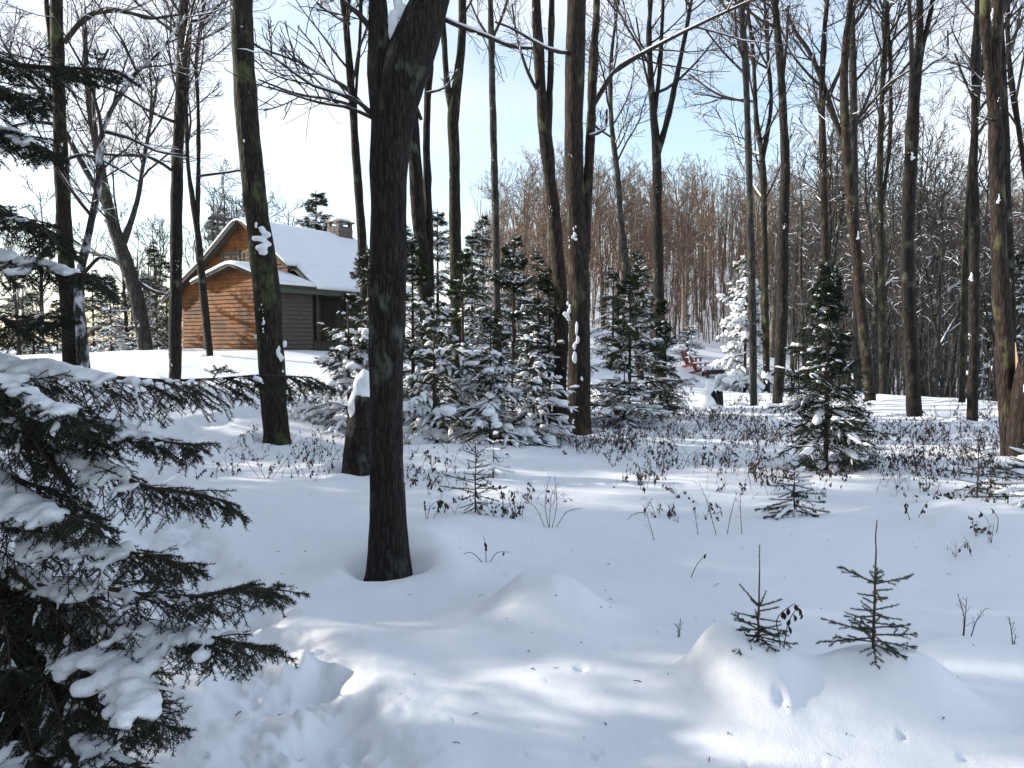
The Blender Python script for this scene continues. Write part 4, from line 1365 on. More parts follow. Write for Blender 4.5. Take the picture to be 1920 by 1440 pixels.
sapling('open spruce sapling left of the dark fir at the right edge', 1832, 935, 810,
        [(0.85, 3, 20, 30), (0.7, 4, 32, 22), (0.58, 4, 40, 15), (0.45, 4, 50, 10), (0.33, 5, 62, 6), (0.2, 5, 62, 0), (0.1, 4, 50, -6)], 12, nl=0.016)
sapling('squat dark spruce resting on a snow tuft below the tall free-standing spruce', 1488, 975, 862,
        [(0.9, 4, 14, 30), (0.78, 5, 26, 15), (0.66, 5, 36, 8), (0.54, 6, 44, 2), (0.42, 6, 52, 0), (0.3, 6, 62, -4), (0.2, 6, 66, -8), (0.1, 6, 60, -12), (0.05, 6, 52, -20)], 13, snowy=0.3, nl=0.022, needle='needle')
sapling('dark fir cut off by the right edge of the picture beneath the shaggy trunk', 1925, 985, 832,
        [(0.92, 4, 20, 30), (0.82, 5, 36, 20), (0.72, 5, 52, 12), (0.62, 6, 66, 6), (0.5, 6, 80, 2), (0.4, 6, 88, -2), (0.3, 6, 95, -6), (0.2, 6, 95, -10), (0.1, 6, 85, -15)], 14, snowy=0.4, nl=0.02, needle='needle')

# ------------------------------------------------------------------ the cabin
HX, HY = -11.62, 34.55
HA = math.radians(-30)
hzb = min(hs(HX + 0.866 * x + 0.5 * y, HY - 0.5 * x + 0.866 * y) for x, y in ((3.6, -1.5), (-4, 0), (-0.8, -1.5)))
cabin = thing('wooden_cabin', 'orange-brown clapboard cabin with steep snow-covered roof and stone chimney', 'cabin', (HX, HY, hzb), None, HA)
RIDGE, LB, LE, RB, RE = (0.0, 5.55), (-2.4, 3.75), (-5.06, 2.15), (2.9, 3.35), (4.0, 2.45)
BAPEX, BLE = (1.2, 3.42), (-1.15, 2.72)
Y0, Y1, YB = 0.0, 6.4, -1.5
CR = 0.168


def prof(x, pts):
    xs, zs = zip(*pts)
    return np.interp(x, xs, zs)


MAINP = [LE, LB, RIDGE, RB, RE]
BUMPP = [BLE, BAPEX, RE]


def siding(G, axis_, const, a0, a1, zb, topf, facing):
    """lapped boards on a wall lying along x (axis 0) or y (axis 1), topf(a) the height of the roof there"""
    r = np.random.default_rng(int(abs(const) * 100) + axis_ * 7)
    aa = np.linspace(a0, a1, 160)
    tops = topf(aa)
    z = zb
    while z < tops.max():
        ok = aa[tops > z + 0.03]
        if len(ok) > 2:
            lo, hi = ok.min(), ok.max()
            cuts = [lo] + sorted(x for x in r.uniform(a0, a1, 2) if lo + 0.3 < x < hi - 0.3) + [hi]
            for p, q in zip(cuts[:-1], cuts[1:]):
                zt = z + CR + 0.01
                e = r.uniform(0.0, 0.004)
                o = [(0.0, z), (0.060 + e, z), (0.008 + e, zt), (0.0, zt)]
                poly = []
                for d, zz in o:
                    poly.append([p + 0.002, const + facing * d, zz] if axis_ == 0 else [const + facing * d, p + 0.002, zz])
                ext = [q - p - 0.004, 0, 0] if axis_ == 0 else [0, q - p - 0.004, 0]
                G.prism(poly, ext)
        z += CR


def wall(name, m, *a, body=None):
    G = Geo()
    siding(G, *a)
    o = G.build('siding', m, cabin, smooth=False, kind='stuff')
    if name:
        o['label'] = name
    return o


zb = -0.25
wall('sunlit orange clapboards of the gable wall', M['cedar'], 0, Y0, -4.2, 2.6, zb, lambda x: prof(x, MAINP) + 0.02, -1)
wall('front clapboards of the low gabled bay', M['cedar'], 0, YB, -0.8, 3.6, zb, lambda x: prof(x, BUMPP) + 0.02, -1)
wall(None, M['cedar'], 1, -0.8, YB, Y0, zb, lambda y: np.full_like(y, 2.62), -1)
wall('grey weathered clapboards of the shaded side wall', M['weathered'], 1, 3.6, YB, 0.3, zb, lambda y: np.full_like(y, 2.62), 1)
wall(None, M['weathered'], 1, 1.9, 0.3, Y1, zb, lambda y: np.full_like(y, 3.6), 1)
G = Geo()
G.box((-1.15, 3.25, 1.0), (6.05, 6.28, 2.5))
G.prism([[-3.9, 0.06, 2.25], [2.5, 0.06, 2.25], [2.5, 0.06, 3.45], [0, 0.06, 5.3], [-2.4, 0.06, 3.5], [-3.9, 0.06, 2.6]], (0, 6.25, 0))
G.prism([[-0.76, YB + 0.04, -0.2], [3.56, YB + 0.04, -0.2], [3.56, YB + 0.04, 2.5], [1.2, YB + 0.04, 3.2], [-0.76, YB + 0.04, 2.62]], (0, 1.72, 0))
G.build('wall_core', M['trim'], cabin, smooth=False)


def slab(profile, y0, y1, lift, thick, rnd=0.0):
    """layer of given thickness lying on an x-z profile, from y0 to y1"""
    P = np.array(profile, float)
    n = []
    for i in range(len(P)):
        a, b = P[max(0, i - 1)], P[min(len(P) - 1, i + 1)]
        d = (b - a) / np.linalg.norm(b - a)
        n.append([-d[1], d[0]])
    n = np.array(n)
    lo, hi = P + n * lift, P + n * (lift + thick)
    return lo, hi


def roof_layer(name, m, profile, y0, y1, lift, thick, soft=False, seed=0, amp=0.02):
    P = np.array(profile, float)
    if soft:
        Q = [P[0]]
        for a, b in zip(P[:-1], P[1:]):
            for k in range(1, 13):
                Q.append(a + (b - a) * k / 12)
        P = np.array(Q)
        for _ in range(3):
            P[1:-1] = 0.25 * P[:-2] + 0.5 * P[1:-1] + 0.25 * P[2:]
    lo, hi = slab(P, y0, y1, lift, thick)
    ys = np.linspace(y0, y1, 40 if soft else 2)
    n = len(P)
    V, F = [], []
    for yi, y in enumerate(ys):
        e = min(1.0, min(y - y0, y1 - y) / 0.12 + 0.35) if soft else 1.0
        h = lo + (hi - lo) * e
        if soft:
            w = fbm(np.c_[P[:, 0] * 1.1, np.full(n, y * 1.1), np.full(n, seed)], 3, seed)
            h = h + np.c_[np.zeros(n), w * amp]
            h[0, 1] -= 0.03
            h[-1, 1] -= 0.03
        V.append(np.c_[lo[:, 0], np.full(n, y), lo[:, 1]])
        V.append(np.c_[h[:, 0], np.full(n, y), h[:, 1]])
    V = np.concatenate(V)
    for yi in range(len(ys) - 1):
        a, b = yi * 2 * n, (yi + 1) * 2 * n
        for k in range(n - 1):
            F.append([a + n + k, a + n + k + 1, b + n + k + 1, b + n + k])
            F.append([a + k + 1, a + k, b + k, b + k + 1])
        F.append([a, a + n, b + n, b])
        F.append([a + n - 1 + n, a + n - 1, b + n - 1, b + 2 * n - 1])
    for a, rev in ((0, 0), ((len(ys) - 1) * 2 * n, 1)):
        for k in range(n - 1):
            q = [a + k, a + k + 1, a + n + k + 1, a + n + k]
            F.append(q[::-1] if rev else q)
    G = Geo()
    G.add(V, F)
    return G.build(name, m, cabin, smooth=soft)


roof_layer('roof', M['trim'], [LE, LB, RIDGE, RB], -0.42, Y1 + 0.35, 0.0, 0.16)
roof_layer('roof', M['trim_green'], [(1.5, 3.30), (2.6, 3.30), RB, RE], 0.02, Y1 + 0.35, -0.03, 0.13)
roof_layer('roof', M['trim'], [BLE, BAPEX, RE], YB - 0.40, 0.0, 0.0, 0.14)
roof_layer('roof_snow', M['snow_load'], [LE, LB, RIDGE, RB], -0.45, Y1 + 0.3, 0.163, 0.16, True, 1)
roof_layer('roof_snow', M['snow_load'], [(2.35, 3.72), RB, (4.05, 2.42)], 0.10, Y1 + 0.3, 0.11, 0.20, True, 2)
roof_layer('roof_snow', M['snow_load'], [BLE, BAPEX, RE], YB - 0.43, 0.06, 0.143, 0.15, True, 3)
G = Geo()
G.box((3.98, 2.4, 2.36), (0.05, 8.5, 0.16))
G.build('fascia', M['trim_green'], cabin, smooth=False)


def window(x, z, w, h, y, axis_=0, face=-1):
    def place(G, du, dz, su, sz, dep, off):
        if axis_ == 0:
            G.box((x + du, y + face * off, z + dz), (su, dep, sz))
        else:
            G.box((y + face * off, x + du, z + dz), (dep, su, sz))
    G = Geo()
    place(G, -w / 2, 0, 0.09, h + 0.18, 0.05, 0.05)
    place(G, w / 2, 0, 0.09, h + 0.18, 0.05, 0.05)
    place(G, 0, h / 2 + 0.045, w - 0.09, 0.09, 0.05, 0.05)
    place(G, 0, -h / 2 - 0.045, w - 0.09, 0.09, 0.05, 0.05)
    place(G, 0, 0, 0.04, h, 0.04, 0.048)
    f = G.build('window', M['trim_green'], cabin, smooth=False)
    G = Geo()
    place(G, 0, 0, w - 0.09, h, 0.012, 0.036)
    G.build('pane', M['glass'], f, smooth=False)


window(-0.85, 3.86, 1.05, 0.66, Y0)
window(0.45, 3.86, 1.05, 0.66, Y0)
window(1.5, 1.4, 1.2, 1.1, 1.9, 1, 1)
window(4.6, 1.4, 1.2, 1.1, 1.9, 1, 1)
G = Geo()
G.box((1.95, 3.1, 1.35), (0.06, 0.95, 2.0))
d = G.build('door', M['porch'], cabin, smooth=False)
G = Geo()
v, f = ico(1)
G.add(v * 0.04 + np.array([2.02, 3.45, 1.3]), f)
G.build('handle', M['mortar'], d)
for y in (0.62, 2.45, 4.3, 6.1):
    G = Geo()
    G.box((3.55, y, 1.37), (0.16, 0.16, 2.0))
    G.build('porch_post', M['porch'], cabin, smooth=False)
G = Geo()
for k in range(12):
    G.box((1.98 + 0.145 * k, 3.35, 0.32), (0.135, 6.1, 0.05))
G.box((3.66, 3.35, 0.12), (0.05, 6.1, 0.34))
G.box((3.55, 3.35, 2.40), (0.14, 6.1, 0.16))
G.build('porch_deck', M['porch'], cabin, smooth=False)
G = Geo()
G.box((3.62, YB - 0.02, 1.2), (0.10, 0.10, 2.5))
G.box((-0.82, YB - 0.02, 1.3), (0.10, 0.10, 2.7))
G.build('corner_board', M['trim'], cabin, smooth=False)
G = Geo()
G.box((0.25, 5.75, 5.45), (0.78, 0.95, 1.1))
ch = G.build('chimney', M['mortar'], cabin, smooth=False)
r = np.random.default_rng(5)
G = Geo()
for zi in range(5):
    zc = 5.0 + zi * 0.20
    for face in range(4):
        wd = 0.78 if face < 2 else 0.95
        x = -wd / 2
        while x < wd / 2 - 0.05:
            s = min(r.uniform(0.16, 0.32), wd / 2 - x)
            c = x + s / 2
            p = ((0.25 + c, 5.75 + (0.475 if face else -0.475), zc), (s - 0.02, 0.05 + r.uniform(0, 0.03), 0.18)) if face < 2 else \
                ((0.25 + (0.39 if face == 2 else -0.39), 5.75 + c, zc), (0.05 + r.uniform(0, 0.03), s - 0.02, 0.18))
            G.box(*p)
            x += s
G.build('stone', M['stone'], ch, smooth=False, kind='stuff')
G = Geo()
for x in (-0.3, 0.3):
    for y in (-0.4, 0.4):
        G.box((0.25 + x, 5.75 + y, 6.09), (0.16, 0.16, 0.18))
G.box((0.25, 5.75, 6.22), (0.95, 1.12, 0.08))
G.build('chimney_cap', M['stone'], ch, smooth=False)
G = Geo()
snow_patch(G, (0.25, 5.75, 6.28), 0.50, 0.58, 0.16, 4)
G.build('chimney_snow', M['snow_load'], ch)

# ------------------------------------------------------------------ red garden chairs and the low table
def chair(label, loc, rz):
    t = thing('garden_chair', label, 'chair', loc, 'red chairs by the low table', rz)
    G = Geo()
    for k in range(5):
        G.box((0.24 - 0.115 * k, 0, 0.36 - 0.028 * k), (0.105, 0.52, 0.022), [[math.cos(0.24), 0, -math.sin(0.24)], [0, 1, 0], [math.sin(0.24), 0, math.cos(0.24)]])
    G.build('seat', M['red'], t, smooth=False)
    G = Geo()
    ca, sa = math.cos(0.42), math.sin(0.42)
    for k in range(5):
        q = (k - 2) * 0.112
        h = 0.78 - 0.06 * abs(k - 2) ** 1.5
        G.prism([[-0.24, q - 0.05, 0.22], [-0.24, q + 0.05, 0.22], [-0.24 - h * sa, q * 1.2 + 0.055, 0.22 + h * ca], [-0.24 - h * sa - 0.01, q * 1.2, 0.25 + h * ca], [-0.24 - h * sa, q * 1.2 - 0.055, 0.22 + h * ca]], (-0.022, 0, 0))
    G.box((-0.40, 0, 0.50), (0.03, 0.56, 0.07))
    G.build('backrest', M['red'], t, smooth=False)
    for s in (-1, 1):
        G = Geo()
        G.box((-0.02, s * 0.33, 0.56), (0.74, 0.13, 0.025))
        G.build('armrest', M['red'], t, smooth=False)
        G = Geo()
        G.box((0.27, s * 0.29, 0.27), (0.10, 0.03, 0.555))
        G.build('leg', M['red'], t, smooth=False)
        G = Geo()
        G.prism([[0.30, s * 0.262 - 0.012, 0.28], [0.30, s * 0.262 - 0.012, 0.40], [-0.62, s * 0.262 - 0.012, 0.10], [-0.62, s * 0.262 - 0.012, -0.02]], (0, 0.024, 0))
        G.build('leg', M['red'], t, smooth=False)
    G = Geo()
    snow_patch(G, (0.02, 0, 0.37), 0.28, 0.24, 0.09, 3)
    snow_patch(G, (-0.585, 0, 0.99), 0.05, 0.24, 0.06, 5)
    for s in (-1, 1):
        snow_patch(G, (0.0, s * 0.33, 0.60), 0.34, 0.06, 0.05, 6)
    G.build('snow_cap', M['snow_load'], t)
    return t


for (u, v, Y, rz), label in (((1299, 702, 42.8, -0.62), 'red slatted garden chair farther from the low table, capped with snow'), ((1315, 705, 41.6, -0.5), 'red slatted garden chair nearer the low dark table, capped with snow')):
    c = pt(u, v, Y)
    t = chair(label, (c[0], c[1], hs(c[0], c[1]) - 0.02), rz)
    t.scale = (1.1, 1.1, 1.1)
c = pt(1337, 705, 41.0)
tb = thing('low_table', 'low dark wooden table under a snow cushion in front of the red chairs', 'table', (c[0], c[1], hs(c[0], c[1])), None, 0.1)
G = Geo()
for k in range(6):
    G.box((-0.42 + 0.168 * k, 0, 0.40), (0.155, 0.9, 0.05))
G.build('tabletop', M['tablewood'], tb, smooth=False)
for x in (-0.42, 0.42):
    for y in (-0.36, 0.36):
        G = Geo()
        G.box((x, y, 0.17), (0.10, 0.10, 0.41))
        G.build('leg', M['tablewood'], tb, smooth=False)
G = Geo()
G.box((0, -0.40, 0.28), (0.92, 0.03, 0.20))
G.box((0, 0.40, 0.28), (0.92, 0.03, 0.20))
G.box((0.46, 0, 0.25), (0.03, 0.76, 0.26))
G.build('apron', M['tablewood'], tb, smooth=False)
G = Geo()
snow_patch(G, (0, 0, 0.46), 0.50, 0.47, 0.17, 8)
G.build('snow_cap', M['snow_load'], tb)

# ------------------------------------------------------------------ stumps and torn wood
def ragged(G, P, R, sides, step, seed, jag, m=0, amp=0.02):
    Pf, Rf = resample(P, R, step)
    G.tubes(Pf, Rf, sides, m)
    V = G.v[-1].reshape(len(Pf), sides, 3)
    C = Pf[:, None]
    out = norm(V - C)
    V += out * (amp * fbm(V.reshape(-1, 3) * np.array([11, 11, 2.5]), 4, seed).reshape(len(Pf), sides, 1))
    top = jag * (0.5 + 0.5 * fbm(np.c_[np.cos(np.arange(sides) * 2 * math.pi / sides) * 2.2, np.sin(np.arange(sides) * 2 * math.pi / sides) * 2.2, np.zeros(sides)], 3, seed + 3))
    s = np.linspace(0, 1, len(Pf))[:, None] ** 3
    V[:, :, 2] += s * top[None]
    return V[-1]


sx, sy, sz = STUMP_A[0], STUMP_A[1], hs(STUMP_A[0], STUMP_A[1])
stA = thing('broken_stump', 'waist-high broken stump with a tall snow cap peeking out left of the big black trunk', 'stump', (sx, sy, sz))
pxm = sy / FPX
A = Geo()
rim = ragged(A, [(0, 0, -0.3), (0, 0, 0.1), (0.01, 0, 0.5), (0.03, 0, 0.92)], [0.26, 0.23, 0.19, 0.15], 28, 0.05, 3, 0.18)
A.add(np.r_[[[0.03, 0, 0.85]], rim], [[0, k + 1, (k + 1) % 28 + 1] for k in range(28)])
A.build('trunk', M['bark_maple'], stA)
A = Geo()
for q in ((0.03, 0, 1.0, 0.15, 0.19), (0.05, -0.02, 1.18, 0.13, 0.16), (0.02, 0.02, 0.93, 0.17, 0.10), (-0.05, -0.09, 0.86, 0.08, 0.14)):
    snow_patch(A, q[:3], q[3], q[3], q[4], int(q[2] * 50))
remesh(A.build('snow_cap', M['snow_load'], stA), 0.02, 4)

sx, sy, sz = STUMP_B[0], STUMP_B[1], hs(STUMP_B[0], STUMP_B[1])
stB = thing('snowy_stump', 'squat stump buried in a white snow cone with dark bark holes, below the red chairs', 'stump', (sx, sy, sz))
A = Geo()
ragged(A, [(0.05, 0, -0.2), (0.05, 0, 0.1), (0.06, 0, 0.26)], [0.25, 0.20, 0.17], 20, 0.06, 9, 0.25)
rg = ragged(A, [(0.22, 0.02, -0.2), (0.23, 0.02, 0.15), (0.25, 0.02, 0.30)], [0.12, 0.10, 0.07], 14, 0.06, 12, 0.2)
A.build('trunk', M['bark_dark'], stB)
A = Geo()
for q in ((-0.02, -0.03, 0.38, 0.12, 0.26), (-0.12, -0.12, 0.14, 0.22, 0.26), (0.05, 0.10, 0.25, 0.22, 0.22), (-0.22, -0.05, 0.02, 0.25, 0.16), (0.08, -0.22, 0.0, 0.25, 0.12), (-0.04, 0.0, 0.58, 0.055, 0.13), (0.24, 0.05, 0.42, 0.06, 0.07)):
    snow_patch(A, q[:3], q[3], q[3], q[4], int(abs(q[0]) * 90) + 2)
remesh(A.build('snow_cap', M['snow_load'], stB), 0.022, 3)

c = ground(1916, 858)
tw = thing('torn_trunk', 'broken-off trunk with pale torn wood and a dark hollow at the right edge', 'stump', (c[0], c[1], hs(c[0], c[1])))
A = Geo()
rim = ragged(A, [(0, 0, -0.3), (0, 0, 0.3), (0.02, 0, 0.75), (0.04, 0, 1.05)], [0.20, 0.18, 0.16, 0.13], 24, 0.05, 21, 0.30)
A.build('trunk', M['bark_red'], tw)
A = Geo()
r = np.random.default_rng(8)
for k in range(15):
    a = r.uniform(0, 2 * math.pi)
    q = r.uniform(0.03, 0.125)
    h = 0.5 * r.random() ** 2 * (1.5 if math.cos(a) < 0 else 0.5)
    b0 = np.array([0.03 + q * math.cos(a), q * math.sin(a), 0.62])
    A.tubes(np.array([b0, b0 + [0.01, 0, 0.3], b0 + [0.01 + r.normal() * 0.035, r.normal() * 0.035, 0.36 + h]]), np.array([0.045, 0.034, 0.004]) * r.uniform(0.6, 1.3), 4)
A.build('splinter', M['torn'], tw, smooth=False, kind='stuff')
A = Geo()
snow_patch(A, (0.06, -0.155, 0.38), 0.10, 0.05, 0.26, 3)
A.build('hollow', M['rot'], tw)  # a dark lump on the bark stands in for the shaded cavity
A = Geo()
snow_patch(A, (-0.03, -0.11, 0.93), 0.06, 0.05, 0.10, 5)
snow_patch(A, (0.02, -0.20, 0.0), 0.20, 0.14, 0.10, 6)
A.build('snow_cap', M['snow_load'], tw)

# ------------------------------------------------------------------ undergrowth: dry leafy stems over the snow
def leaf_quads(pos, dirn, ln, wd, r):
    side = norm(np.cross(dirn, r.normal(size=dirn.shape)))
    nrm = np.cross(dirn, side)
    a, b, c, d = pos, pos + dirn * ln * 0.5 + side * wd / 2 + nrm * wd * 0.15, pos + dirn * ln, pos + dirn * ln * 0.5 - side * wd / 2 + nrm * wd * 0.15
    V = np.stack([a, b, c, d], 1).reshape(-1, 3)
    i = np.arange(len(pos))[:, None] * 4
    return V, np.concatenate([i + [0, 1, 2], i + [0, 2, 3]])


ru = np.random.default_rng(19)
SG = Geo()
pts = []
for (u0, v0, u1, v1, n) in ((1100, 775, 1480, 850, 230), (1130, 830, 1460, 930, 90), (1240, 740, 1440, 800, 80), (1560, 800, 1880, 900, 230), (1500, 880, 1880, 960, 60), (1400, 860, 1500, 960, 25), (1640, 770, 1880, 830, 60),
                            (420, 800, 690, 900, 60), (770, 860, 1100, 980, 55), (1100, 930, 1480, 1000, 12), (1060, 790, 1130, 850, 20), (570, 740, 680, 830, 26), (1660, 1000, 1900, 1040, 5)):
    for _ in range(max(1, int(n * (0.33 if v0 >= 740 and v1 <= 910 else 0.25)))):
        cu, cv = ru.uniform(u0, u1), ru.uniform(v0, v1)
        for _k in range(ru.integers(3, 14)):
            pts.append(ground(cu + ru.normal() * 22, np.clip(cv + ru.normal() * 9, 722, 1080)))
pts = np.array(pts)
pz = hfull(pts[:, 0], pts[:, 1])
for (x, y, _), z in zip(pts, pz):
    for _ in range(ru.integers(1, 4)):
        h = ru.uniform(0.07, 0.32) * (0.75 if y < 8 else 1.0)
        a = ru.uniform(0, 6.3)
        s = np.linspace(0, 1, 5)
        bend = ru.uniform(0.1, 0.7) * h
        if ru.random() < 0.15:
            continue
        P = np.stack([x + math.cos(a) * bend * s ** 1.7, y + math.sin(a) * bend * s ** 1.7, z - 0.03 + h * (s - 0.25 * s ** 3)], -1)
        rad = max(0.0016, y * 0.00019)
        SG.tubes(P, np.linspace(rad * 1.3, rad * 0.7, 5), 3)
        if ru.random() < 0.6:
            k = ru.integers(2, 7)
            t = ru.uniform(0.35, 1, k)
            pos = np.stack([np.interp(t, s, P[:, c]) for c in range(3)], -1)
            dr = norm(np.array([0, 0, -0.9]) + ru.normal(size=(k, 3)) * 0.35)
            V, F = leaf_quads(pos, dr, ru.uniform(0.03, 0.056), ru.uniform(0.014, 0.026), ru)
            SG.add(V, F, 1 + int(ru.random() < 0.55))
        else:
            C, Rr, _l = grow(P[None], np.full((1, 5), rad), 4, 0.3, 0.95, (25, 60), h * 0.4, 4, 0.1, 0.15, 0.004, rad * 0.7, ru)
            SG.tubes(C, Rr, 3)
tag(SG.build('undergrowth', [M['twig'], M['leaf'], M['leaf_brown']], kind='stuff', smooth=False), 'low carpet of dry leafy stems poking through the snow under the trunks', 'undergrowth')


DG = Geo()
for _ in range(110):
    g_ = ground(ru.uniform(300, 1900), 850 + 590 * ru.random())
    a_, l_ = ru.uniform(0, 6.3), 0.006 + 0.035 * ru.random() ** 3
    z_ = float(hfull([g_[0]], [g_[1]])[0]) + 0.003
    d_ = np.array([math.cos(a_), math.sin(a_), ru.normal() * 0.15]) * l_
    c_ = np.array([g_[0], g_[1], z_])
    DG.tubes(np.array([c_ - d_ / 2, c_ + np.array([0, 0, 0.004]), c_ + d_ / 2]), np.full(3, 0.0012 + 0.0012 * ru.random()), 4)
tag(DG.build('twig_litter', M['leaf_brown'], kind='stuff'), 'tiny bits of twig and bark lying on the open snow', 'litter')


def shrub(label, u, v, stems, seed, leaves=0, nm='bare_shrub', cat='shrub'):
    """stems: [[(du, dv)...]] traced in px above the foot"""
    r = np.random.default_rng(seed)
    g = ground(u, v)
    z = hs(g[0], g[1])
    px = g[1] / FPX
    t = thing(nm, label, cat, (g[0], g[1], z))
    W = Geo()
    lf = []
    for st in stems:
        P = np.array([[a * px, r.uniform(-0.3, 0.3) * abs(a) * px + i * r.uniform(-0.02, 0.02), b * px - (0.03 if i == 0 else 0)] for i, (a, b) in enumerate(st)])
        P, R = resample(P, np.linspace(0.0032, 0.0014, len(P)), 0.03)
        W.tubes(P, R, 5)
        idx = np.linspace(0, len(P) - 1, 6)
        Pc = np.stack([np.interp(idx, np.arange(len(P)), P[:, c]) for c in range(3)], -1)[None]
        if not leaves:
            C, Rr, _l = grow(Pc, np.full((1, 6), 0.002), 6, 0.3, 0.98, (25, 60), np.linalg.norm(P[-1] - P[0]) * 0.30, 4, 0.1, 0.12, 0.004, 0.0011, r)
            W.tubes(C, Rr, 3)
        lf.append(P)
    W.build('stem', M['twig'], t)
    for k in range(leaves):
        P = lf[k % len(lf)]
        q = P[int(len(P) * r.uniform(0.55, 0.99))]
        d = norm(np.array([r.normal() * 0.25, r.normal() * 0.25, -1.0]))
        sd = norm(np.cross(d, [r.normal() * 0.4, 1, 0]))
        n = np.cross(d, sd)
        s = np.linspace(0, 1, 6)
        ln, wd = r.uniform(0.032, 0.046), r.uniform(0.007, 0.011)
        w = wd * np.sin(s * math.pi) ** 0.8
        mid_ = q + d * ln * s[:, None] + n * (0.012 * np.sin(s * 3))[:, None]
        V = np.concatenate([mid_ - sd * w[:, None] + n * 0.006, mid_, mid_ + sd * w[:, None] + n * 0.006])
        F = [[i, i + 1, 7 + i, 6 + i] for i in range(5)] + [[6 + i, 7 + i, 13 + i, 12 + i] for i in range(5)]
        G = Geo()
        G.add(V, F)
        G.build('leaf', M['leaf'], t)
    return t


shrub('arching dry twig with a row of hanging dark leaves by the short sunk sapling', 1466, 1240, [[(0, 0), (-6, 40), (-14, 70), (-6, 92), (12, 108), (24, 100), (36, 84)], [(0, 0), (10, 60), (22, 90), (34, 96)]], 3, 9, 'leafy_twig', 'twig')
shrub('bare many-stemmed shrub in the middle of the snow between the tiered sapling and the stump', 1030, 995, [[(0, 0), (-8, 40), (-4, 80), (2, 100)], [(4, 0), (14, 45), (10, 95)], [(-6, 0), (-22, 30), (-40, 50)], [(10, 0), (34, 28), (60, 40)], [(0, 0), (4, 60), (18, 85)]], 4)
shrub('leaning bare twig with a spiky head right of the many-stemmed shrub', 1228, 1015, [[(0, 0), (-10, 30), (-22, 66)], [(-20, 60), (-40, 52), (-50, 36)], [(-20, 60), (-6, 80)]], 5)
shrub('thin wand-like stems in a loose row left of the squat dark spruce', 1345, 1005, [[(0, 0), (-20, 60), (-32, 96)], [(18, 0), (30, 50), (34, 84)], [(-36, 0), (-40, 40)], [(44, 0), (44, 60), (46, 92)]], 6)
shrub('leaf-hung twigs just right of the tiered sapling', 968, 978, [[(0, 0), (-4, 28), (-8, 44)], [(-20, -4), (-26, 30), (-30, 60)], [(6, 0), (8, 26)]], 7, 11, 'leafy_twig', 'twig')
shrub('leaf-hung twigs between the big black trunk and the tiered sapling', 800, 985, [[(0, 0), (8, 24), (26, 36), (40, 30)], [(0, 0), (-4, 36)], [(10, 0), (30, 40)]], 8, 9, 'leafy_twig', 'twig')
shrub('low arched twig with drooping leaves right of the foot of the big black trunk', 912, 1052, [[(0, 0), (-2, 30), (-6, 50)], [(0, 0), (-30, 22), (-60, 4)], [(2, 0), (20, 16), (46, 20)]], 9, 5, 'leafy_twig', 'twig')
shrub('fork of two dark leaf clusters low on the open snow at the right', 1712, 1000, [[(-4, 0), (-16, 24), (-16, 34)], [(6, 0), (20, 22), (28, 34)]], 10, 9, 'leafy_twig', 'twig')
shrub('upright dark prongs sticking out of the snow ridge right of the tall-leader sapling', 1805, 1205, [[(0, 0), (-3, 40), (-6, 76)], [(2, 0), (2, 76)], [(14, -2), (28, 26), (42, 52)]], 11)
shrub('tiny dark tuft left of the snow hump', 1272, 1200, [[(0, 0), (-2, 18), (-8, 28)], [(2, 0), (4, 34)]], 12)
shrub('bent stem with a nodding seed head at the right edge of the open snow', 1866, 1036, [[(0, 0), (2, 26), (-6, 44), (-18, 48)]], 13, 2, 'leafy_twig', 'twig')
shrub('stray twig with a single leaf pointing up right on the open snow', 1292, 1086, [[(0, 0), (16, 24), (34, 46)], [(30, 2), (62, -2)]], 14, 2, 'leafy_twig', 'twig')
shrub('leafy stems in front of the thick bent trunk', 500, 905, [[(0, 0), (-20, 40), (-40, 70)], [(0, 0), (10, 30)], [(-10, 0), (-46, 40), (-60, 52)], [(6, 0), (40, 40), (56, 66)]], 15, 16, 'leafy_twig', 'twig')
shrub('slender dry stem left of the fork of leaf clusters, near the right edge', 1900, 1212, [[(0, 0), (-8, 30), (-18, 58)], [(0, 0), (6, 18)]], 16)

# ------------------------------------------------------------------ woods behind: copies of a few bare trees
def bare_proto(seed, H, fork, m_tr, m_tw, snow_p, grp, label, loc):
    r = np.random.default_rng(seed)
    tr = r.uniform(0.12, 0.20)
    s = np.linspace(0, 1, 9)
    wob = np.cumsum(r.normal(size=(9, 2)) * 0.10, axis=0)
    P = np.c_[wob * s[:, None], s * H - 0.4]
    R = tr * (1 - 0.92 * s)
    stems = [(P, R)]
    if fork:
        k = r.integers(3, 5)
        d = norm(np.array([r.normal(), r.normal(), 3.0]))
        Q = P[k] + d * np.linspace(0, (H - P[k][2]) * 0.95, 7)[:, None] + np.cumsum(r.normal(size=(7, 3)) * 0.1, axis=0) * np.linspace(0, 1, 7)[:, None]
        stems.append((Q, R[k] * 0.7 * (1 - 0.9 * np.linspace(0, 1, 7))))
    t = thing('bare_tree', label, 'tree', loc, grp)
    A, B, S = Geo(), Geo(), Geo()
    full = []
    for P_, R_ in stems:
        Pf, Rf = bark_tube(A, P_, R_, 7, 0.6, 0.012, seed)
        idx = np.linspace(0, len(Pf) - 1, 12)
        full.append((np.stack([np.interp(idx, np.arange(len(Pf)), Pf[:, c]) for c in range(3)], -1), np.interp(idx, np.arange(len(Rf)), Rf)))
    branch_tree(B, S, full, r, 15, 6, 6, 3.2, 0.28, rtip=0.010, sides=(4, 3, 3), snow_p=snow_p, ang=(25, 60))
    A.build('trunk', m_tr, t)
    B.build('crown', m_tw, t, kind='stuff')
    if S.v:
        S.build('branch_snow', M['snow_load'], t, kind='stuff')
    return t


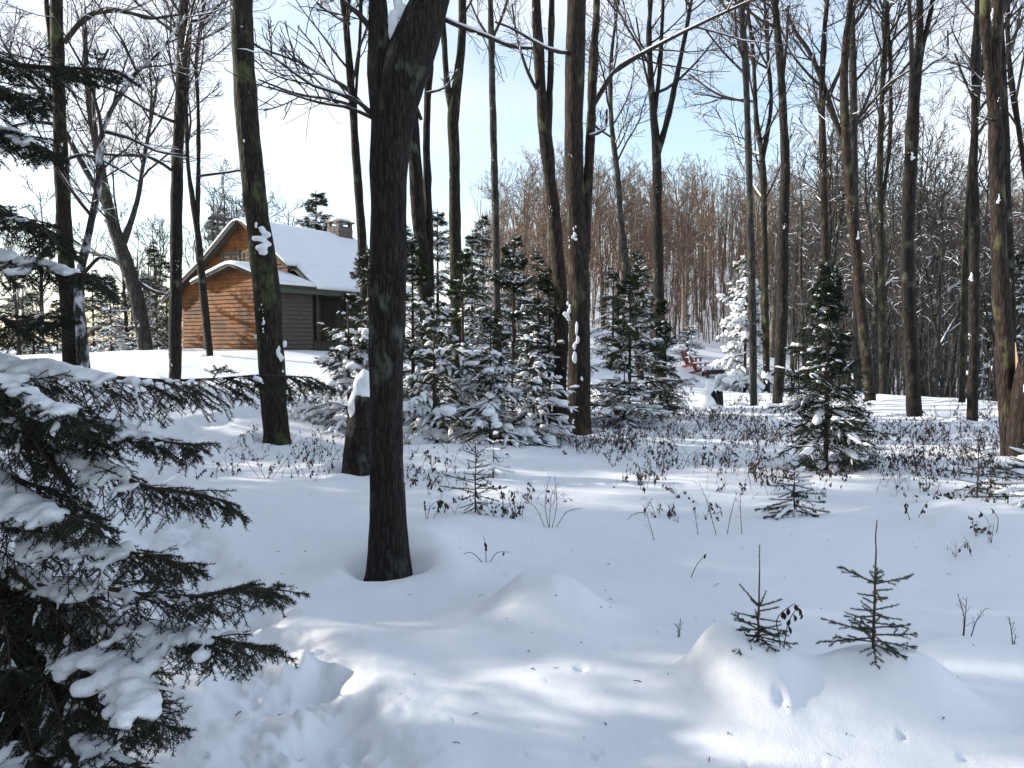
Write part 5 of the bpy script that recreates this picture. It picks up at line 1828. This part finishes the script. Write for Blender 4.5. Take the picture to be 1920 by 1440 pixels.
def wood(protos, n, region, grp, label, seed, hs_range, ok=None, mind=1.6):
    r = np.random.default_rng(seed)
    used = []
    made = 0
    tries = 0
    while made < n and tries < n * 60:
        tries += 1
        u, Y = r.uniform(*region[0]), region[1][0] * (region[1][1] / region[1][0]) ** r.random()
        x = (u - 960) / FPX * Y
        if ok and not ok(x, Y):
            continue
        if any((x - a) ** 2 + (Y - b) ** 2 < mind ** 2 for a, b in used):
            continue
        used.append((x, Y))
        sc = r.uniform(*hs_range)
        loc = (x, Y, hz(x, Y) - 0.05)
        k = int(r.integers(len(protos)))
        tilt = (r.normal() * 0.03, r.normal() * 0.03)
        if protos[k][1] is None:
            p = protos[k][0]
            protos[k][1] = bare_proto(p[0], p[1], p[2], p[3], p[4], p[5], grp, label, loc)
            t = protos[k][1]
            t.rotation_euler, t.scale = (tilt[0], tilt[1], r.uniform(0, 6.3)), (sc, sc, sc)
        else:
            dup(protos[k][1], loc, r.uniform(0, 6.3), sc, label, grp, tilt)
        made += 1


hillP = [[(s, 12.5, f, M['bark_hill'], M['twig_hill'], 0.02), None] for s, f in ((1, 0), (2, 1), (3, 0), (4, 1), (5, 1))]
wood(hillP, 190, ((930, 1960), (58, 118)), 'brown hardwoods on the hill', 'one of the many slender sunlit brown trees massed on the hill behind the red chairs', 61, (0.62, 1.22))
greyP = [[(s + 20, 13.0, f, M['bark_grey'], M['twig_grey'], 0.28), None] for s, f in ((1, 1), (2, 0), (3, 1), (4, 0))]
wood(greyP, 82, ((1480, 2050), (30, 80)), 'grey snow-lined hardwoods of the right-hand wood', 'one of the grey snow-lined trees crowding the shaded wood beyond the right-hand crest', 62, (0.7, 1.1), lambda x, y: y > 30 and x > 9)
leftP = [[(s + 40, 11.0, f, M['bark_grey'], M['twig_grey'], 0.25), None] for s, f in ((1, 1), (2, 0))]
wood(leftP, 22, ((-120, 560), (42, 70)), 'grey hardwoods behind the cabin', 'one of the thin grey trees behind the crest and the cabin on the left', 63, (0.7, 1.15), None, 2.2)

# thicket of saplings and brush filling the hill wood
rb = np.random.default_rng(71)


def brush(name, m, n, ur, Yr, hr, seed, rad, lab):
    r = np.random.default_rng(seed)
    Y = Yr[0] * (Yr[1] / Yr[0]) ** r.random(n)
    x = (r.uniform(ur[0], ur[1], n) - 960) / FPX * Y
    z = h0(x, Y)
    h = r.uniform(hr[0], hr[1], n)
    s = np.linspace(0, 1, 5)
    lean = r.normal(size=(n, 2)) * 0.10 * h[:, None]
    P = np.stack([x[:, None] + lean[:, :1] * s ** 1.5, Y[:, None] + lean[:, 1:] * s ** 1.5, z[:, None] - 0.1 + h[:, None] * s], -1)
    R = (rad * (0.6 + 0.8 * r.random(n)))[:, None] * np.linspace(1.3, 0.45, 5)[None]
    G = Geo()
    G.tubes(P, R, 3)
    C, Rr, l1 = grow(P, R, 4, 0.2, 0.98, (20, 50), h * 0.38, 4, 0.3, 0.12, 0.010, rad * 0.45, r)
    G.tubes(C, Rr, 3)
    C2, R2, _ = grow(C, Rr, 1, 0.2, 0.95, (20, 55), l1 * 0.55, 3, 0.2, 0.15, 0.010, rad * 0.4, r)
    G.tubes(C2, R2, 3)
    tag(G.build(name, m, kind='stuff'), lab, 'brush')


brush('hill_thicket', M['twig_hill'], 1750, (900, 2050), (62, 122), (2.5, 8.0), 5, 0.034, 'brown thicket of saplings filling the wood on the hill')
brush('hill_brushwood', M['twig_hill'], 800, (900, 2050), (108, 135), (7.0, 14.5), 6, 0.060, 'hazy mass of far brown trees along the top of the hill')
brush('shaded_thicket', M['twig_grey'], 950, (1480, 2050), (32, 85), (1.5, 7.0), 7, 0.026, 'grey brush between the trunks of the shaded right-hand wood')
